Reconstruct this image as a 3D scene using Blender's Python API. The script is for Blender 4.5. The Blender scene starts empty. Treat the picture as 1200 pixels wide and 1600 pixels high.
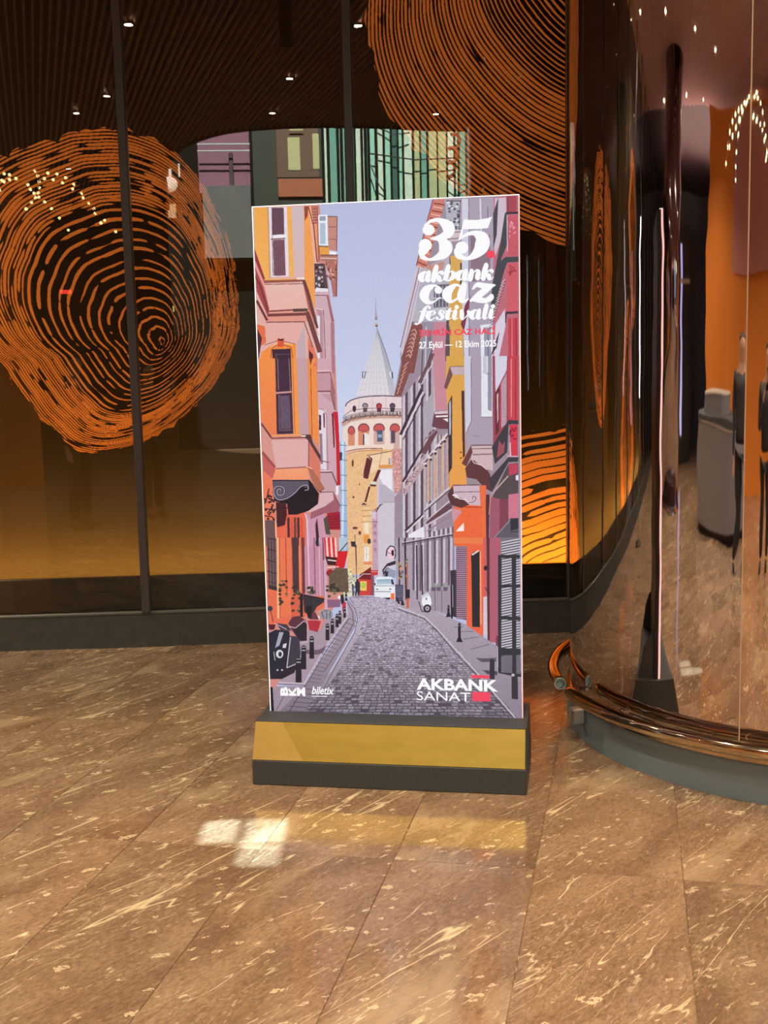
import bpy, bmesh, math, random
import numpy as np
from mathutils import Vector, Matrix
random.seed(7)
scene = bpy.context.scene
COL = scene.collection
# ================================================================ camera, world, sun, exposure
CH = 1.6; FPX = 1780.0
PIT = math.atan(234.4/FPX); ROL = math.atan(300/13200)
FW = np.array([0, math.cos(PIT), -math.sin(PIT)]); U0 = np.array([0, math.sin(PIT), math.cos(PIT)]); R0 = np.array([1., 0, 0])
RR = math.cos(ROL)*R0-math.sin(ROL)*U0; UU = math.sin(ROL)*R0+math.cos(ROL)*U0
cam = bpy.data.cameras.new('camera'); cam.lens = 36*FPX/1600; cam.sensor_width = 36; cam.sensor_fit = 'AUTO'; cam.clip_start = .05; cam.clip_end = 200
camo = bpy.data.objects.new('camera', cam); COL.objects.link(camo)
camo.matrix_world = Matrix(((RR[0], UU[0], -FW[0], 0), (RR[1], UU[1], -FW[1], 0), (RR[2], UU[2], -FW[2], CH), (0, 0, 0, 1)))
scene.camera = camo
scene.view_settings.view_transform = 'Standard'; scene.view_settings.look = 'None'; scene.view_settings.gamma = 1
scene.view_settings.use_curve_mapping = False; scene.view_settings.exposure = 0.0
scene.cycles.max_bounces = 10; scene.cycles.glossy_bounces = 6; scene.cycles.transparent_max_bounces = 16; scene.cycles.sample_clamp_indirect = 6
scene.cycles.use_denoising = True
w = bpy.data.worlds.new('sky'); scene.world = w; w.use_nodes = True
w.node_tree.nodes['Background'].inputs[0].default_value = (.62, .74, .95, 1); w.node_tree.nodes['Background'].inputs[1].default_value = 1.0
def lamp(name, typ, loc, energy, color, parent=None, **kw):
    l = bpy.data.lights.new(name, typ); l.energy = energy; l.color = color
    for k, v in kw.items():
        if k not in ('aim',): setattr(l, k, v)
    o = bpy.data.objects.new(name, l); COL.objects.link(o); o.location = loc
    if 'aim' in kw: o.rotation_euler = (Vector(kw['aim'])-Vector(loc)).to_track_quat('-Z', 'Y').to_euler()
    if parent: o.parent = parent
    return o
lamp('sun', 'SUN', (0, 10, 20), 46.0, (1, .94, .84), angle=.02, aim=(0, 0, 12))
SPOT_W = 222                          # each recessed downlight
for cx, cy, sx, sy, pw in ((-10.8, 1.0, 4.0, 6.0, 300), (4.6, 1.5, 1.6, 4.0, 160)):      # added unseen area lights that brighten the ceiling
    c_ = lamp('added_ceiling_fill', 'AREA', (cx, cy, 3.8), pw, (1, .80, .70), shape='RECTANGLE', size=sx, size_y=sy, aim=(cx, cy, 5))

# ================================================================ geometry helpers
def proj_px(P):                      # world points (N,3) -> photograph pixels, to lay flat print out on its own plane
    d = P-np.array([0, 0, CH]); z = d@FW
    return 600+FPX*(d@RR)/z, 800-FPX*(d@UU)/z
def ray(x, y):
    d = FW*FPX+RR*(x-600)-UU*(y-800); return d/np.linalg.norm(d)
GP = np.array([-2.225, 6.394, 0]); GD = np.array([3.3, .15, 0]); GD = GD/np.linalg.norm(GD); GN = np.array([-GD[1], GD[0], 0])   # glass wall: point, direction, outward (back)
def gpt(s, b=0, z=0): return GP+GD*s+GN*b+np.array([0, 0, z])
CC = (1.89, 4.84); CR = 1.08
ZC = 4.5
def link(name, me, mat=None, parent=None, label=None, cat=None, group=None, kind=None):
    o = bpy.data.objects.new(name, me); COL.objects.link(o)
    if mat is not None and hasattr(me, 'materials') and not me.materials: me.materials.append(mat)
    if parent: o.parent = parent
    tag(o, label, cat, group, kind); return o
def tag(o, label=None, cat=None, group=None, kind=None):
    for k, v in (('label', label), ('category', cat), ('group', group), ('kind', kind)):
        if v: o[k] = v
    return o
def empty(name, loc=(0, 0, 0), rz=0, **kw):
    o = bpy.data.objects.new(name, None); COL.objects.link(o); o.location = loc; o.rotation_euler = (0, 0, rz); o.empty_display_size = .1
    return tag(o, **kw)
def mesh(name, vs, fs, smooth=False):
    me = bpy.data.meshes.new(name); me.from_pydata([tuple(map(float, v)) for v in vs], [], fs); me.update()
    if smooth:
        for p in me.polygons: p.use_smooth = True
    return me
def from_bm(name, bm, smooth=False):
    me = bpy.data.meshes.new(name); bmesh.ops.recalc_face_normals(bm, faces=bm.faces); bm.to_mesh(me); bm.free()
    if smooth:
        for p in me.polygons: p.use_smooth = True
    return me
def box_bm(x0, y0, z0, x1, y1, z1, bev=0, bm=None):
    b = bmesh.new(); r = bmesh.ops.create_cube(b, size=1)
    for v in r['verts']: v.co = Vector((x0+(v.co.x+.5)*(x1-x0), y0+(v.co.y+.5)*(y1-y0), z0+(v.co.z+.5)*(z1-z0)))
    if bev: bmesh.ops.bevel(b, geom=b.edges[:], offset=bev, segments=1, affect='EDGES')
    return b
def box(name, a, b, mat, parent=None, bev=.003, **kw):
    return link(name, from_bm(name, box_bm(*a, *b, bev=bev)), mat, parent, **kw)
def prism(name, plan, z0, z1, mat, parent=None, bev=0, smooth=False, **kw):   # plan: list of (x, y)
    bm = bmesh.new(); lo = [bm.verts.new((x, y, z0)) for x, y in plan]; hi = [bm.verts.new((x, y, z1)) for x, y in plan]
    n = len(plan); bm.faces.new(lo[::-1]); bm.faces.new(hi)
    for i in range(n):
        f = bm.faces.new((lo[i], lo[(i+1) % n], hi[(i+1) % n], hi[i])); f.smooth = smooth
    if bev: bmesh.ops.bevel(bm, geom=bm.edges[:], offset=bev, segments=1, affect='EDGES')
    me = bpy.data.meshes.new(name); bmesh.ops.recalc_face_normals(bm, faces=bm.faces); bm.to_mesh(me); bm.free()
    return link(name, me, mat, parent, **kw)
def gbox(name, s0, s1, b0, b1, z0, z1, mat, parent=None, **kw):     # a box laid along the glass wall
    return prism(name, [tuple(gpt(s, b)[:2]) for s, b in ((s0, b0), (s1, b0), (s1, b1), (s0, b1))], z0, z1, mat, parent, bev=.004, **kw)
def lathe(prof, n=32, caps=True):
    bm = bmesh.new(); rings = []
    for r, z in prof: rings.append([bm.verts.new((r*math.cos(2*math.pi*i/n), r*math.sin(2*math.pi*i/n), z)) for i in range(n)])
    for a, b in zip(rings, rings[1:]):
        for i in range(n): bm.faces.new((a[i], a[(i+1) % n], b[(i+1) % n], b[i])).smooth = True
    if caps:
        bm.faces.new(rings[0][::-1]); bm.faces.new(rings[-1])
    return bm
def tube(name, pts, r, mat, parent=None, n=16, cap=True, wall=0, **kw):
    pts = [Vector(p) for p in pts]; bm = bmesh.new(); R = []; up = Vector((0, 0, 1))
    for i, p in enumerate(pts):
        t = (pts[min(i+1, len(pts)-1)]-pts[max(i-1, 0)]).normalized(); a = t.cross(up if abs(t.z) < .95 else Vector((1, 0, 0))).normalized(); b = a.cross(t)
        rr = r[i] if isinstance(r, (list, tuple)) else r
        R.append([bm.verts.new(p+(a*math.cos(2*math.pi*k/n)+b*math.sin(2*math.pi*k/n))*rr) for k in range(n)])
    for A, B in zip(R, R[1:]):
        for k in range(n): bm.faces.new((A[k], A[(k+1) % n], B[(k+1) % n], B[k])).smooth = True
    if cap and not wall:
        bm.faces.new(R[0][::-1]); bm.faces.new(R[-1])
    if wall: bmesh.ops.recalc_face_normals(bm, faces=bm.faces); bmesh.ops.solidify(bm, geom=bm.faces[:], thickness=wall)
    return link(name, from_bm(name, bm, False), mat, parent, **kw)
# ================================================================ materials
def mat(name, col=(.5, .5, .5), rough=.5, metal=0, spec=.5, emi=None, es=1, coat=0):
    m = bpy.data.materials.new(name); m.use_nodes = True; p = m.node_tree.nodes['Principled BSDF']
    p.inputs['Base Color'].default_value = (*col, 1); p.inputs['Roughness'].default_value = rough; p.inputs['Metallic'].default_value = metal
    p.inputs['Specular IOR Level'].default_value = spec; p.inputs['Coat Weight'].default_value = coat; p.inputs['Coat Roughness'].default_value = .04
    if emi: p.inputs['Emission Color'].default_value = (*emi, 1); p.inputs['Emission Strength'].default_value = es
    return m
class N:                             # tiny node helper
    def __init__(s, m): s.t = m.node_tree; s.p = s.t.nodes.get('Principled BSDF'); s.m = m
    def n(s, typ, **kw):
        x = s.t.nodes.new(typ)
        for k, v in kw.items():
            if k == 'i':
                for a, b in v.items():
                    if hasattr(b, 'bl_idname') or 'NodeSocket' in type(b).__name__: s.t.links.new(b, x.inputs[a])
                    else: x.inputs[a].default_value = b
            else: setattr(x, k, v)
        return x
    def l(s, a, b): s.t.links.new(a, b)
    def ramp(s, fac, stops, interp='LINEAR'):
        r = s.n('ShaderNodeValToRGB', i={0: fac}); e = r.color_ramp; e.interpolation = interp
        while len(e.elements) < len(stops): e.elements.new(.5)
        for k, (p, c) in enumerate(stops): e.elements[k].position = p; e.elements[k].color = (*c, 1) if len(c) == 3 else c
        return r.outputs[0]
    def mix(s, f, a, b, mode='MIX'):
        x = s.n('ShaderNodeMix', data_type='RGBA', blend_type=mode)
        for k, v in ((0, f), (6, a), (7, b)):
            if 'NodeSocket' in type(v).__name__: s.l(v, x.inputs[k])
            else: x.inputs[k].default_value = v if k == 0 else (*v, 1) if len(v) == 3 else v
        return x.outputs[2]
    def math(s, op, a, b=0.0, c=0.0):
        return s.n('ShaderNodeMath', operation=op, i={0: a, 1: b, 2: c}).outputs[0]
def grain(m, base, dark, scale=30, amt=.5, stretch=(1, 1, 1), bump=0):
    k = N(m); tc = k.n('ShaderNodeTexCoord'); mp = k.n('ShaderNodeMapping', i={0: tc.outputs['Object'], 'Scale': stretch})
    n = k.n('ShaderNodeTexNoise', i={'Vector': mp.outputs[0], 'Scale': scale, 'Detail': 5.0})
    k.l(k.ramp(n.outputs[0], [(.5-amt/2, dark), (.5+amt/2, base)]), k.p.inputs['Base Color'])
    if bump:
        b = k.n('ShaderNodeBump', i={'Strength': bump, 'Distance': .002, 'Height': n.outputs[0]}); k.l(b.outputs[0], k.p.inputs['Normal'])
    return m
M = {}
M['kerb'] = grain(mat('dark_kerb', (.055, .055, .05), .5), (.075, .074, .068), (.05, .05, .047), 20)
M['kerb_top'] = mat('kerb_ledge', (.12, .115, .10), .4)
M['black'] = mat('black_plinth', (.006, .005, .005), .25)
M['mullion'] = mat('grey_aluminium', (.085, .075, .082), .35, .3)
M['charcoal'] = grain(mat('charcoal_powder_coat', (.035, .036, .036), .5), (.062, .068, .070), (.046, .050, .052), 60)
M['brass'] = grain(mat('satin_brass', (.6, .4, .1), .38, .75), (.70, .49, .10), (.54, .37, .07), 9, .7, (1, 1, 3))
M['brass_reflect'] = grain(mat('satin_brass_reflection', (.6, .4, .1), .42, .75), (.74, .49, .14), (.64, .42, .11), 12, .6, (1, 1, 2))  # lighter tone paints a reflection boundary onto the brass
M['white_edge'] = mat('lit_acrylic_edge', (.8, .8, .8), .4, emi=(1, .95, .95), es=.9)
M['pink_edge'] = mat('lit_acrylic_side', (.5, .3, .3), .4, emi=(1, .60, .54), es=1.15)
M['chrome'] = mat('chrome', (.82, .82, .84), .06, 1)
M['tube_chrome'] = mat('tube_chrome', (.62, .55, .40), .09, 1)
M['cut_steel'] = mat('cut_tube_end', (.62, .72, .70), .35, .8)
M['teal'] = grain(mat('teal_grey_paint', (.10, .14, .14), .55), (.20, .26, .29), (.17, .22, .25), 3)
M['dark_brown'] = mat('dark_brown_laminate', (.03, .016, .012), .4)
M['brown_wall'] = mat('brown_wall', (.10, .05, .035), .5)
M['ceiling'] = mat('ceiling_board', (.040, .014, .013), .8)
M['slat'] = grain(mat('ceiling_slat', (.30, .13, .12), .7), (.66, .40, .38), (.52, .30, .29), 6)
M['orange_wall'] = mat('orange_wall', (.86, .27, .03), .6)
M['pink_wall'] = mat('dusty_pink_wall', (.62, .27, .22), .6)
M['desk'] = mat('grey_desk_fabric', (.20, .19, .20), .6); M['desk_trim'] = mat('pale_desk_trim', (.7, .66, .6), .4)
M['lamp'] = mat('lamp_lens', (1, 1, 1), .5, emi=(1, .82, .5), es=60); M['bulb'] = mat('warm_bulb', (1, 1, 1), .5, emi=(1, .80, .35), es=15)
M['ring'] = mat('lamp_ring', (.02, .02, .02), .4)
# ---- marble floor
def marble():
    m = mat('brown_marble', (.3, .2, .1), .13, spec=.5); k = N(m)
    oi = k.n('ShaderNodeObjectInfo'); tc = k.n('ShaderNodeTexCoord'); ge = k.n('ShaderNodeNewGeometry')
    off = k.n('ShaderNodeVectorMath', operation='SCALE', i={0: k.n('ShaderNodeCombineXYZ', i={0: oi.outputs['Random'], 1: k.math('MULTIPLY', oi.outputs['Random'], 7.3)}).outputs[0], 'Scale': 9.0})
    ad = k.n('ShaderNodeVectorMath', operation='ADD', i={0: tc.outputs['Object'], 1: off.outputs[0]}).outputs[0]
    def mp(sx, sy, rz): return k.n('ShaderNodeMapping', i={0: k.n('ShaderNodeMapping', i={0: ad, 'Rotation': (0, 0, rz)}).outputs[0], 'Scale': (sx, sy, 1)}).outputs[0]   # turn first, then stretch
    def noise(v, sc, det=6., dist=0., ro=.5): return k.n('ShaderNodeTexNoise', i={'Vector': v, 'Scale': sc, 'Detail': det, 'Distortion': dist, 'Roughness': ro}).outputs[0]
    base = k.ramp(noise(mp(.6, 1.3, -1.1), 3.0, 10, .5, .62), [(.34, (.215, .130, .078)), (.5, (.290, .184, .113)), (.68, (.375, .250, .160))])
    fine = k.ramp(noise(mp(.6, 1.3, -1.1), 70, 8, .8, .7), [(.36, (.66, .64, .62)), (.64, (1.25, 1.25, 1.22))])
    c = k.mix(.85, base, fine, 'MULTIPLY')
    cloud = k.ramp(noise(mp(.6, 1.3, -1.1), 1.7, 10, 1.0, .62), [(.57, (0, 0, 0)), (.66, (.75, .75, .75))])
    c = k.mix(cloud, c, (.47, .34, .21))
    # bundles of thin broken veins drifting one way, slightly more open where the bundle thins
    bun = noise(mp(.35, 1.3, -1.1), 2.4, 3)
    for sc, rz, w0, lo, amt, col in ((2.6, -1.08, .0036, .47, 1.0, (.86, .70, .43)), (5.5, -1.0, .0048, .49, .9, (.80, .64, .40)), (11, -1.25, .008, .505, .7, (.66, .51, .33)), (22, -.9, .018, .53, .6, (.60, .46, .30))):
        v = noise(mp(.13, 1.3, rz), sc, 4, .25, .5); line = k.math('ABSOLUTE', k.math('SUBTRACT', v, .5))
        brk = k.math('ADD', k.math('MULTIPLY', noise(mp(1, 1.6, rz), sc*3.2, 5), .6), k.math('MULTIPLY', bun, .4))
        f = k.math('MULTIPLY', k.ramp(line, [(0, (1, 1, 1)), (w0, (0, 0, 0))]), k.ramp(brk, [(lo, (0, 0, 0)), (lo+.05, (amt, amt, amt))]))
        c = k.mix(f, c, col)
    # shell and pebble fragments, ragged and of many sizes
    for sc, th, cut in ((16.0, .22, .70), (34.0, .26, .74)):
        wob = k.n('ShaderNodeVectorMath', operation='ADD', i={0: mp(.75, 1.7, -.6), 1: k.n('ShaderNodeVectorMath', operation='SCALE', i={0: k.n('ShaderNodeTexNoise', i={'Vector': ad, 'Scale': sc*1.6, 'Detail': 4.0}).outputs[1], 'Scale': 1.1/sc}).outputs[0]}).outputs[0]
        vo = k.n('ShaderNodeTexVoronoi', i={'Vector': wob, 'Scale': sc*.6, 'Randomness': 1.0}); rnd = k.n('ShaderNodeSeparateColor', i={0: vo.outputs['Color']}).outputs[0]
        fr = k.math('MULTIPLY', k.math('LESS_THAN', vo.outputs['Distance'], k.math('MULTIPLY', rnd, th)), k.math('GREATER_THAN', rnd, cut))
        hole = k.math('GREATER_THAN', noise(ad, sc*5, 3), .44)
        c = k.mix(k.math('MULTIPLY', k.math('MULTIPLY', fr, hole), .85), c, (.70, .56, .36))
    tone = k.math('ADD', .84, k.math('MULTIPLY', oi.outputs['Random'], .24))
    c = k.mix(1.0, c, k.n('ShaderNodeCombineColor', i={0: tone, 1: tone, 2: tone}).outputs[0], 'MULTIPLY')
    k.l(c, k.p.inputs['Base Color'])
    k.l(k.ramp(noise(ad, 4, 4), [(.3, (.07,)*3), (.7, (.14,)*3)]), k.p.inputs['Roughness'])
    return m
M['marble'] = marble(); M['grout'] = mat('tile_joint', (.42, .28, .17), .7)
# ---- mirror drum
def mirror():
    m = mat('mirror_bronze_sheet', (.80, .74, .74), .025, 1); k = N(m); tc = k.n('ShaderNodeTexCoord')
    n = k.n('ShaderNodeTexNoise', i={'Vector': k.n('ShaderNodeMapping', i={0: tc.outputs['Object'], 'Scale': (1.6, 1.6, .9)}).outputs[0], 'Scale': 2.0, 'Detail': 2.0})
    b = k.n('ShaderNodeBump', i={'Strength': .25, 'Distance': .012, 'Height': n.outputs[0]}); k.l(b.outputs[0], k.p.inputs['Normal'])
    return m
M['mirror'] = mirror()
def glass():
    m = bpy.data.materials.new('tinted_glass'); m.use_nodes = True; t = m.node_tree; t.nodes.clear(); k = N(m)
    tr = k.n('ShaderNodeBsdfTransparent', i={0: (.93, .95, .93, 1)}); g = k.n('ShaderNodeBsdfGlossy', i={'Color': (1, 1, 1, 1), 'Roughness': 0.0})
    lw = k.n('ShaderNodeLayerWeight', i={'Blend': .5}); f = k.math('ADD', .045, k.math('MULTIPLY', k.math('POWER', lw.outputs['Facing'], 5.0), .95))
    mx = k.n('ShaderNodeMixShader', i={0: f, 1: tr.outputs[0], 2: g.outputs[0]}); k.l(mx.outputs[0], k.n('ShaderNodeOutputMaterial').inputs[0]); return m
M['glass'] = glass()
def image_mat(name, arr, emit=0.0, rough=.4, base=True, spec=.3):
    H, W = arr.shape[:2]; im = bpy.data.images.new(name, W, H, alpha=False); im.colorspace_settings.name = 'sRGB'
    buf = np.ones((H, W, 4), np.float32); buf[..., :3] = arr[::-1]; im.pixels.foreach_set(buf.ravel()); im.update(); im.pack()
    m = mat(name, (0, 0, 0), rough, spec=spec); k = N(m); tx = k.n('ShaderNodeTexImage'); tx.image = im; tx.extension = 'EXTEND'
    if base: k.l(tx.outputs[0], k.p.inputs['Base Color'])
    if emit: k.l(tx.outputs[0], k.p.inputs['Emission Color']); k.p.inputs['Emission Strength'].default_value = emit
    return m, k, tx
# ---------------------------------------------------------------- the printed street picture, painted polygon by polygon
class Paint:
    def __init__(s, W, H, Hm, bg):
        s.W, s.H, s.M = W, H, Hm
        s.a = np.empty((H, W, 3), np.float32); s.a[:] = bg
        s.o = (0, 0, 1); s.rg = np.random.RandomState(5)
        s.tex = sum(np.kron(s.rg.rand(H//k+1, W//k+1), np.ones((k, k)))[:H, :W] for k in (1, 3, 7)).astype(np.float32)/3-.5
    def reg(s, x, y, k): s.o = (x, y, k)
    def T(s, pts):
        p = np.array(pts, float).reshape(-1, 2); x0, y0, k = s.o
        q = np.c_[p[:, 0]/k+x0, p[:, 1]/k+y0, np.ones(len(p))]@s.M.T
        return q[:, :2]/q[:, 2:]
    def fill(s, c, q, n=.0, c2=None, a=1.):
        x0, y0 = np.maximum(np.floor(q.min(0)).astype(int), 0); x1, y1 = np.ceil(q.max(0)).astype(int)+1
        x1 = min(x1, s.W); y1 = min(y1, s.H)
        if x1 <= x0 or y1 <= y0: return
        X = np.arange(x0, x1)+.5; Y = (np.arange(y0, y1)+.5)[:, None]
        m = np.zeros((y1-y0, x1-x0), bool)
        for i in range(len(q)):
            ax, ay = q[i]; bx, by = q[i-1]
            if ay == by: continue
            m ^= ((ay > Y) != (by > Y)) & (X < (bx-ax)*(Y-ay)/(by-ay)+ax)
        col = np.array(c, np.float32)
        if c2 is not None:
            t = ((Y-q[:, 1].min())/max(1, np.ptp(q[:, 1])))[..., None]
            col = col*(1-t)+np.array(c2, np.float32)*t
            col = np.broadcast_to(col, (y1-y0, x1-x0, 3))
        else: col = np.broadcast_to(col, (y1-y0, x1-x0, 3))
        if n: col = col*(1+n*2*s.tex[y0:y1, x0:x1, None])
        v = s.a[y0:y1, x0:x1]; v[m] = v[m]*(1-a)+col[m]*a
    def P(s, c, pts, n=.06, c2=None, a=1.): s.fill(c, s.T(pts), n, c2, a)
    def L(s, c, w, pts, a=1., n=0):
        q = s.T(pts); w = np.atleast_1d(w).astype(float)*(3.0/s.o[2])
        if len(w) == 1: w = np.full(len(q), w[0])
        for i in range(len(q)-1):
            d = q[i+1]-q[i]; l = np.hypot(*d)
            if l < 1e-6: continue
            nn = np.array([-d[1], d[0]])/l
            s.fill(c, np.array([q[i]+nn*w[i]/2, q[i+1]+nn*w[i+1]/2, q[i+1]-nn*w[i+1]/2, q[i]-nn*w[i]/2]), n, None, a)
    def C(s, c, x, y, r, ry=None, n=0, a=1.):
        t = np.linspace(0, 2*math.pi, 22)[:-1]; ry = r if ry is None else ry
        s.P(c, np.c_[x+r*np.cos(t), y+ry*np.sin(t)], n, None, a)
    def S(s, c, pts, k=8):                                  # a brush stroke whose width swells along a smooth path: (x, y, width)
        p = np.array(pts, float); p = np.vstack([2*p[0]-p[1], p, 2*p[-1]-p[-2]]); out = []
        for i in range(1, len(p)-2):
            for t in np.linspace(0, 1, k, endpoint=False):
                out.append(.5*((2*p[i])+(p[i+1]-p[i-1])*t+(2*p[i-1]-5*p[i]+4*p[i+1]-p[i+2])*t*t+(3*p[i]-p[i-1]-3*p[i+1]+p[i+2])*t**3))
        out.append(p[-2]); out = np.array(out); out[:, 2] = np.maximum(out[:, 2], 2)
        for x, y, w in out: s.C(c, x, y, w/2)
        s.L(c, out[:, 2], out[:, :2])

def paint_poster(W, H, Hm):
    K = Paint(W, H, Hm, (186, 190, 221)); P, L, C, R, rg = K.P, K.L, K.C, K.reg, K.rg
    dk = (72, 52, 64); br = (132, 76, 76)
    A_ = (390, 290, 5.4545); B_ = (600, 290, 5.4545); C_ = (390, 560, 5.4545); D_ = (600, 560, 5.4545)
    E_ = (390, 840, 5.16); F_ = (600, 840, 5.16); G_ = (500, 440, 6.156); H_ = (500, 690, 5.925)
    R(0, 0, 1); P((180, 185, 217), [380, 290, 830, 290, 830, 620, 380, 620], .015, (199, 206, 232))
    P((200, 208, 232), [380, 620, 830, 620, 830, 800, 380, 800], 0)
    # ---- round stone tower
    R(*G_)
    L((170, 150, 165), [3, 8, 20], [537, 160, 537, 270, 540, 350]); C((150, 120, 130), 540, 357, 12); C((205, 180, 170), 540, 415, 20); C((120, 95, 105), 545, 425, 12)
    P((206, 206, 216), [545, 445, 500, 620, 430, 850, 345, 1105, 540, 1090, 735, 1110, 700, 920, 640, 700, 590, 560], .03, (222, 214, 220))
    P((158, 160, 176), [545, 445, 590, 560, 640, 700, 700, 920, 735, 1110, 670, 1105, 640, 900, 600, 700, 560, 520], .05, (196, 192, 204))
    L((120, 115, 130), 6, [545, 445, 590, 560, 640, 700, 700, 920])
    for i in range(9):
        L((150, 150, 165), 2, [545, 470, 380+i*42, 1095], .6)
    for y in range(640, 1090, 56): L((160, 160, 175), 2, [545-(y-445)*.3, y+12, 545, y, 545+(y-445)*.28, y+10], .6)
    P((214, 210, 220), [405, 868, 450, 868, 440, 935, 405, 935]); L((80, 80, 95), 7, [410, 870, 410, 930]); L((80, 80, 95), 7, [440, 868, 425, 932]); L((80, 80, 95), 4, [400, 870, 452, 868])
    P((224, 220, 226), [665, 870, 695, 862, 700, 935, 670, 905]); L((70, 70, 85), 12, [692, 868, 698, 930])
    P((228, 208, 208), [245, 1195, 270, 1160, 340, 1125, 440, 1106, 600, 1100, 790, 1108, 800, 1290, 230, 1300], .05)
    L((90, 70, 82), 9, [245, 1200, 255, 1172, 300, 1140, 380, 1115, 480, 1102, 620, 1098, 800, 1108])
    L((200, 170, 170), 4, [375, 1120, 375, 1240]); L((200, 170, 170), 4, [505, 1105, 505, 1240]); L((200, 170, 170), 4, [635, 1105, 635, 1240])
    for x, c in ((330, dk), (435, (150, 140, 150)), (568, (190, 70, 80)), (697, (90, 80, 92))):
        w = 15 if x < 350 else 25
        C(dk, x, 1195+(x < 350)*25, w+3, 28); C(c, x, 1198+(x < 350)*25, w-4, 24); P(c, [x-w+4, 1200, x+w-4, 1200, x+w-4, 1250, x-w+4, 1250]); P(dk, [x-w+6, 1215, x+w-6, 1215, x+w-6, 1255, x-w+6, 1255], a=.7)
    P((205, 180, 175), [205, 1360, 240, 1320, 330, 1285, 500, 1262, 790, 1270, 790, 1320, 500, 1322, 300, 1350, 225, 1400])
    for i in range(46):
        x = 225+i*12.5; y = 1262+60*((x-560)/330)**2*(x < 560)
        L((80, 66, 75), 5, [x, y-22, x+rg.randint(-6, 12), y+20]); C((120, 95, 95), x+3, y+26+rg.randint(-5, 6), 7)
    L((70, 55, 65), 4, [225, 1295, 300, 1240, 420, 1222, 560, 1216, 790, 1228])
    L((205, 140, 110), 9, [210, 1385, 300, 1336, 400, 1316, 560, 1302, 790, 1306]); L((110, 75, 75), 5, [207, 1362, 250, 1330, 350, 1300, 560, 1282, 790, 1290])
    P((236, 214, 204), [222, 1400, 300, 1352, 420, 1326, 560, 1318, 795, 1320, 800, 1640, 225, 1640], .06)
    for x, w in ((302, 32), (420, 52), (568, 52), (720, 46)):
        y = 1400 if x > 310 else 1425
        C((110, 70, 75), x, y+16, w+4, 54); C((192, 86, 90), x, y+20, w-3, 48); P((214, 142, 112) if x < 480 else (206, 170, 165), [x-w, y+30, x+w, y+30, x+w, 1610, x-w, 1610])
        C((202, 92, 90), x, y+14, w-6, 40); L((120, 80, 80), 4, [x-w, y+34, x+w, y+34])
    P((238, 226, 222), [425, 1450, 470, 1470, 475, 1600, 425, 1600]); L(dk, 12, [420, 1470, 420, 1600]); P((88, 96, 116), [550, 1430, 602, 1430, 602, 1540, 550, 1540]); P((150, 168, 190), [556, 1470, 596, 1470, 596, 1500, 556, 1500]); P((92, 80, 92), [683, 1435, 722, 1435, 722, 1550, 683, 1550])
    R(*H_)
    P((232, 186, 138), [238, 90, 440, 70, 680, 60, 680, 520, 540, 1230, 250, 1230, 246, 600], .10)
    P((238, 214, 200), [238, 40, 680, 20, 680, 70, 440, 75, 240, 125]); L((120, 80, 80), 7, [240, 92, 330, 72, 440, 62, 575, 64]); L((150, 100, 90), 4, [240, 122, 340, 92, 470, 82, 560, 84])
    L((228, 168, 130), 12, [240, 108, 340, 84, 560, 70])
    for i in range(150):
        x, y = rg.randint(252, 520), rg.randint(130, 1180); C([(160, 105, 80), (250, 215, 170), (190, 140, 110)][i % 3], x, y, rg.randint(2, 7), 3, a=.65)
    for x, y, w, h in ((303, 200, 9, 34), (365, 395, 5, 10), (310, 515, 8, 12), (325, 800, 24, 12), (368, 845, 12, 18)): C((110, 62, 60), x, y, w, h)
    P((206, 150, 146), [665, 70, 775, 60, 775, 420, 680, 500], .14)
    for i in range(70): C([(235, 200, 200), (150, 90, 95)][i % 2], rg.randint(672, 765), rg.randint(80, 470), 7, 5, a=.7)
    P((240, 205, 170), [455, 130, 660, 90, 665, 250, 540, 250, 470, 300]); P((222, 150, 90), [545, 215, 668, 215, 668, 245, 550, 250]); P((190, 190, 205), [640, 150, 662, 150, 662, 210, 640, 210]); L((90, 60, 65), 5, [640, 150, 640, 212])
    P((205, 196, 210), [530, 300, 560, 250, 672, 248, 690, 520, 700, 1260, 530, 1260], .03)
    P((234, 228, 236), [555, 262, 668, 258, 668, 450, 590, 400, 550, 330]); P((186, 176, 192), [550, 390, 600, 400, 690, 480, 690, 560, 545, 560]); L((150, 140, 158), 5, [545, 565, 690, 560])
    P((100, 48, 54), [432, 150, 482, 152, 436, 345, 402, 335, 404, 280]); L(dk, 8, [450, 135, 482, 160, 440, 345]); L((215, 170, 150), 6, [445, 138, 470, 170]); L(dk, 5, [430, 130, 560, 108, 660, 88]); L((120, 100, 105), 3, [580, 60, 545, 240])
    P((96, 46, 52), [535, 262, 566, 262, 520, 372, 492, 366]); P((220, 214, 200), [468, 372, 520, 372, 520, 400, 468, 395]); P((60, 45, 52), [460, 395, 524, 400, 515, 415, 470, 412])
    P((80, 44, 50), [450, 415, 466, 418, 428, 562, 412, 556]); P((70, 50, 58), [380, 586, 405, 566, 436, 586]); L((170, 120, 90), 6, [385, 598, 470, 600])
    P((236, 196, 150), [395, 600, 480, 600, 480, 1180, 400, 1180], .1); P((240, 222, 196), [410, 745, 450, 745, 450, 850, 412, 850]); P((228, 150, 76), [400, 860, 455, 860, 450, 945, 405, 940]); C((70, 60, 68), 455, 922, 16, 26)
    for y in (640, 690, 745): L((150, 90, 60), 4, [385, y, 478, y-4])
    P((240, 232, 226), [412, 975, 452, 975, 452, 1110, 412, 1110]); L((130, 110, 110), 3, [430, 980, 430, 1105]); L((130, 110, 110), 3, [414, 1040, 450, 1040]); P((222, 140, 96), [404, 1112, 480, 1112, 480, 1140, 404, 1140])
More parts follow.
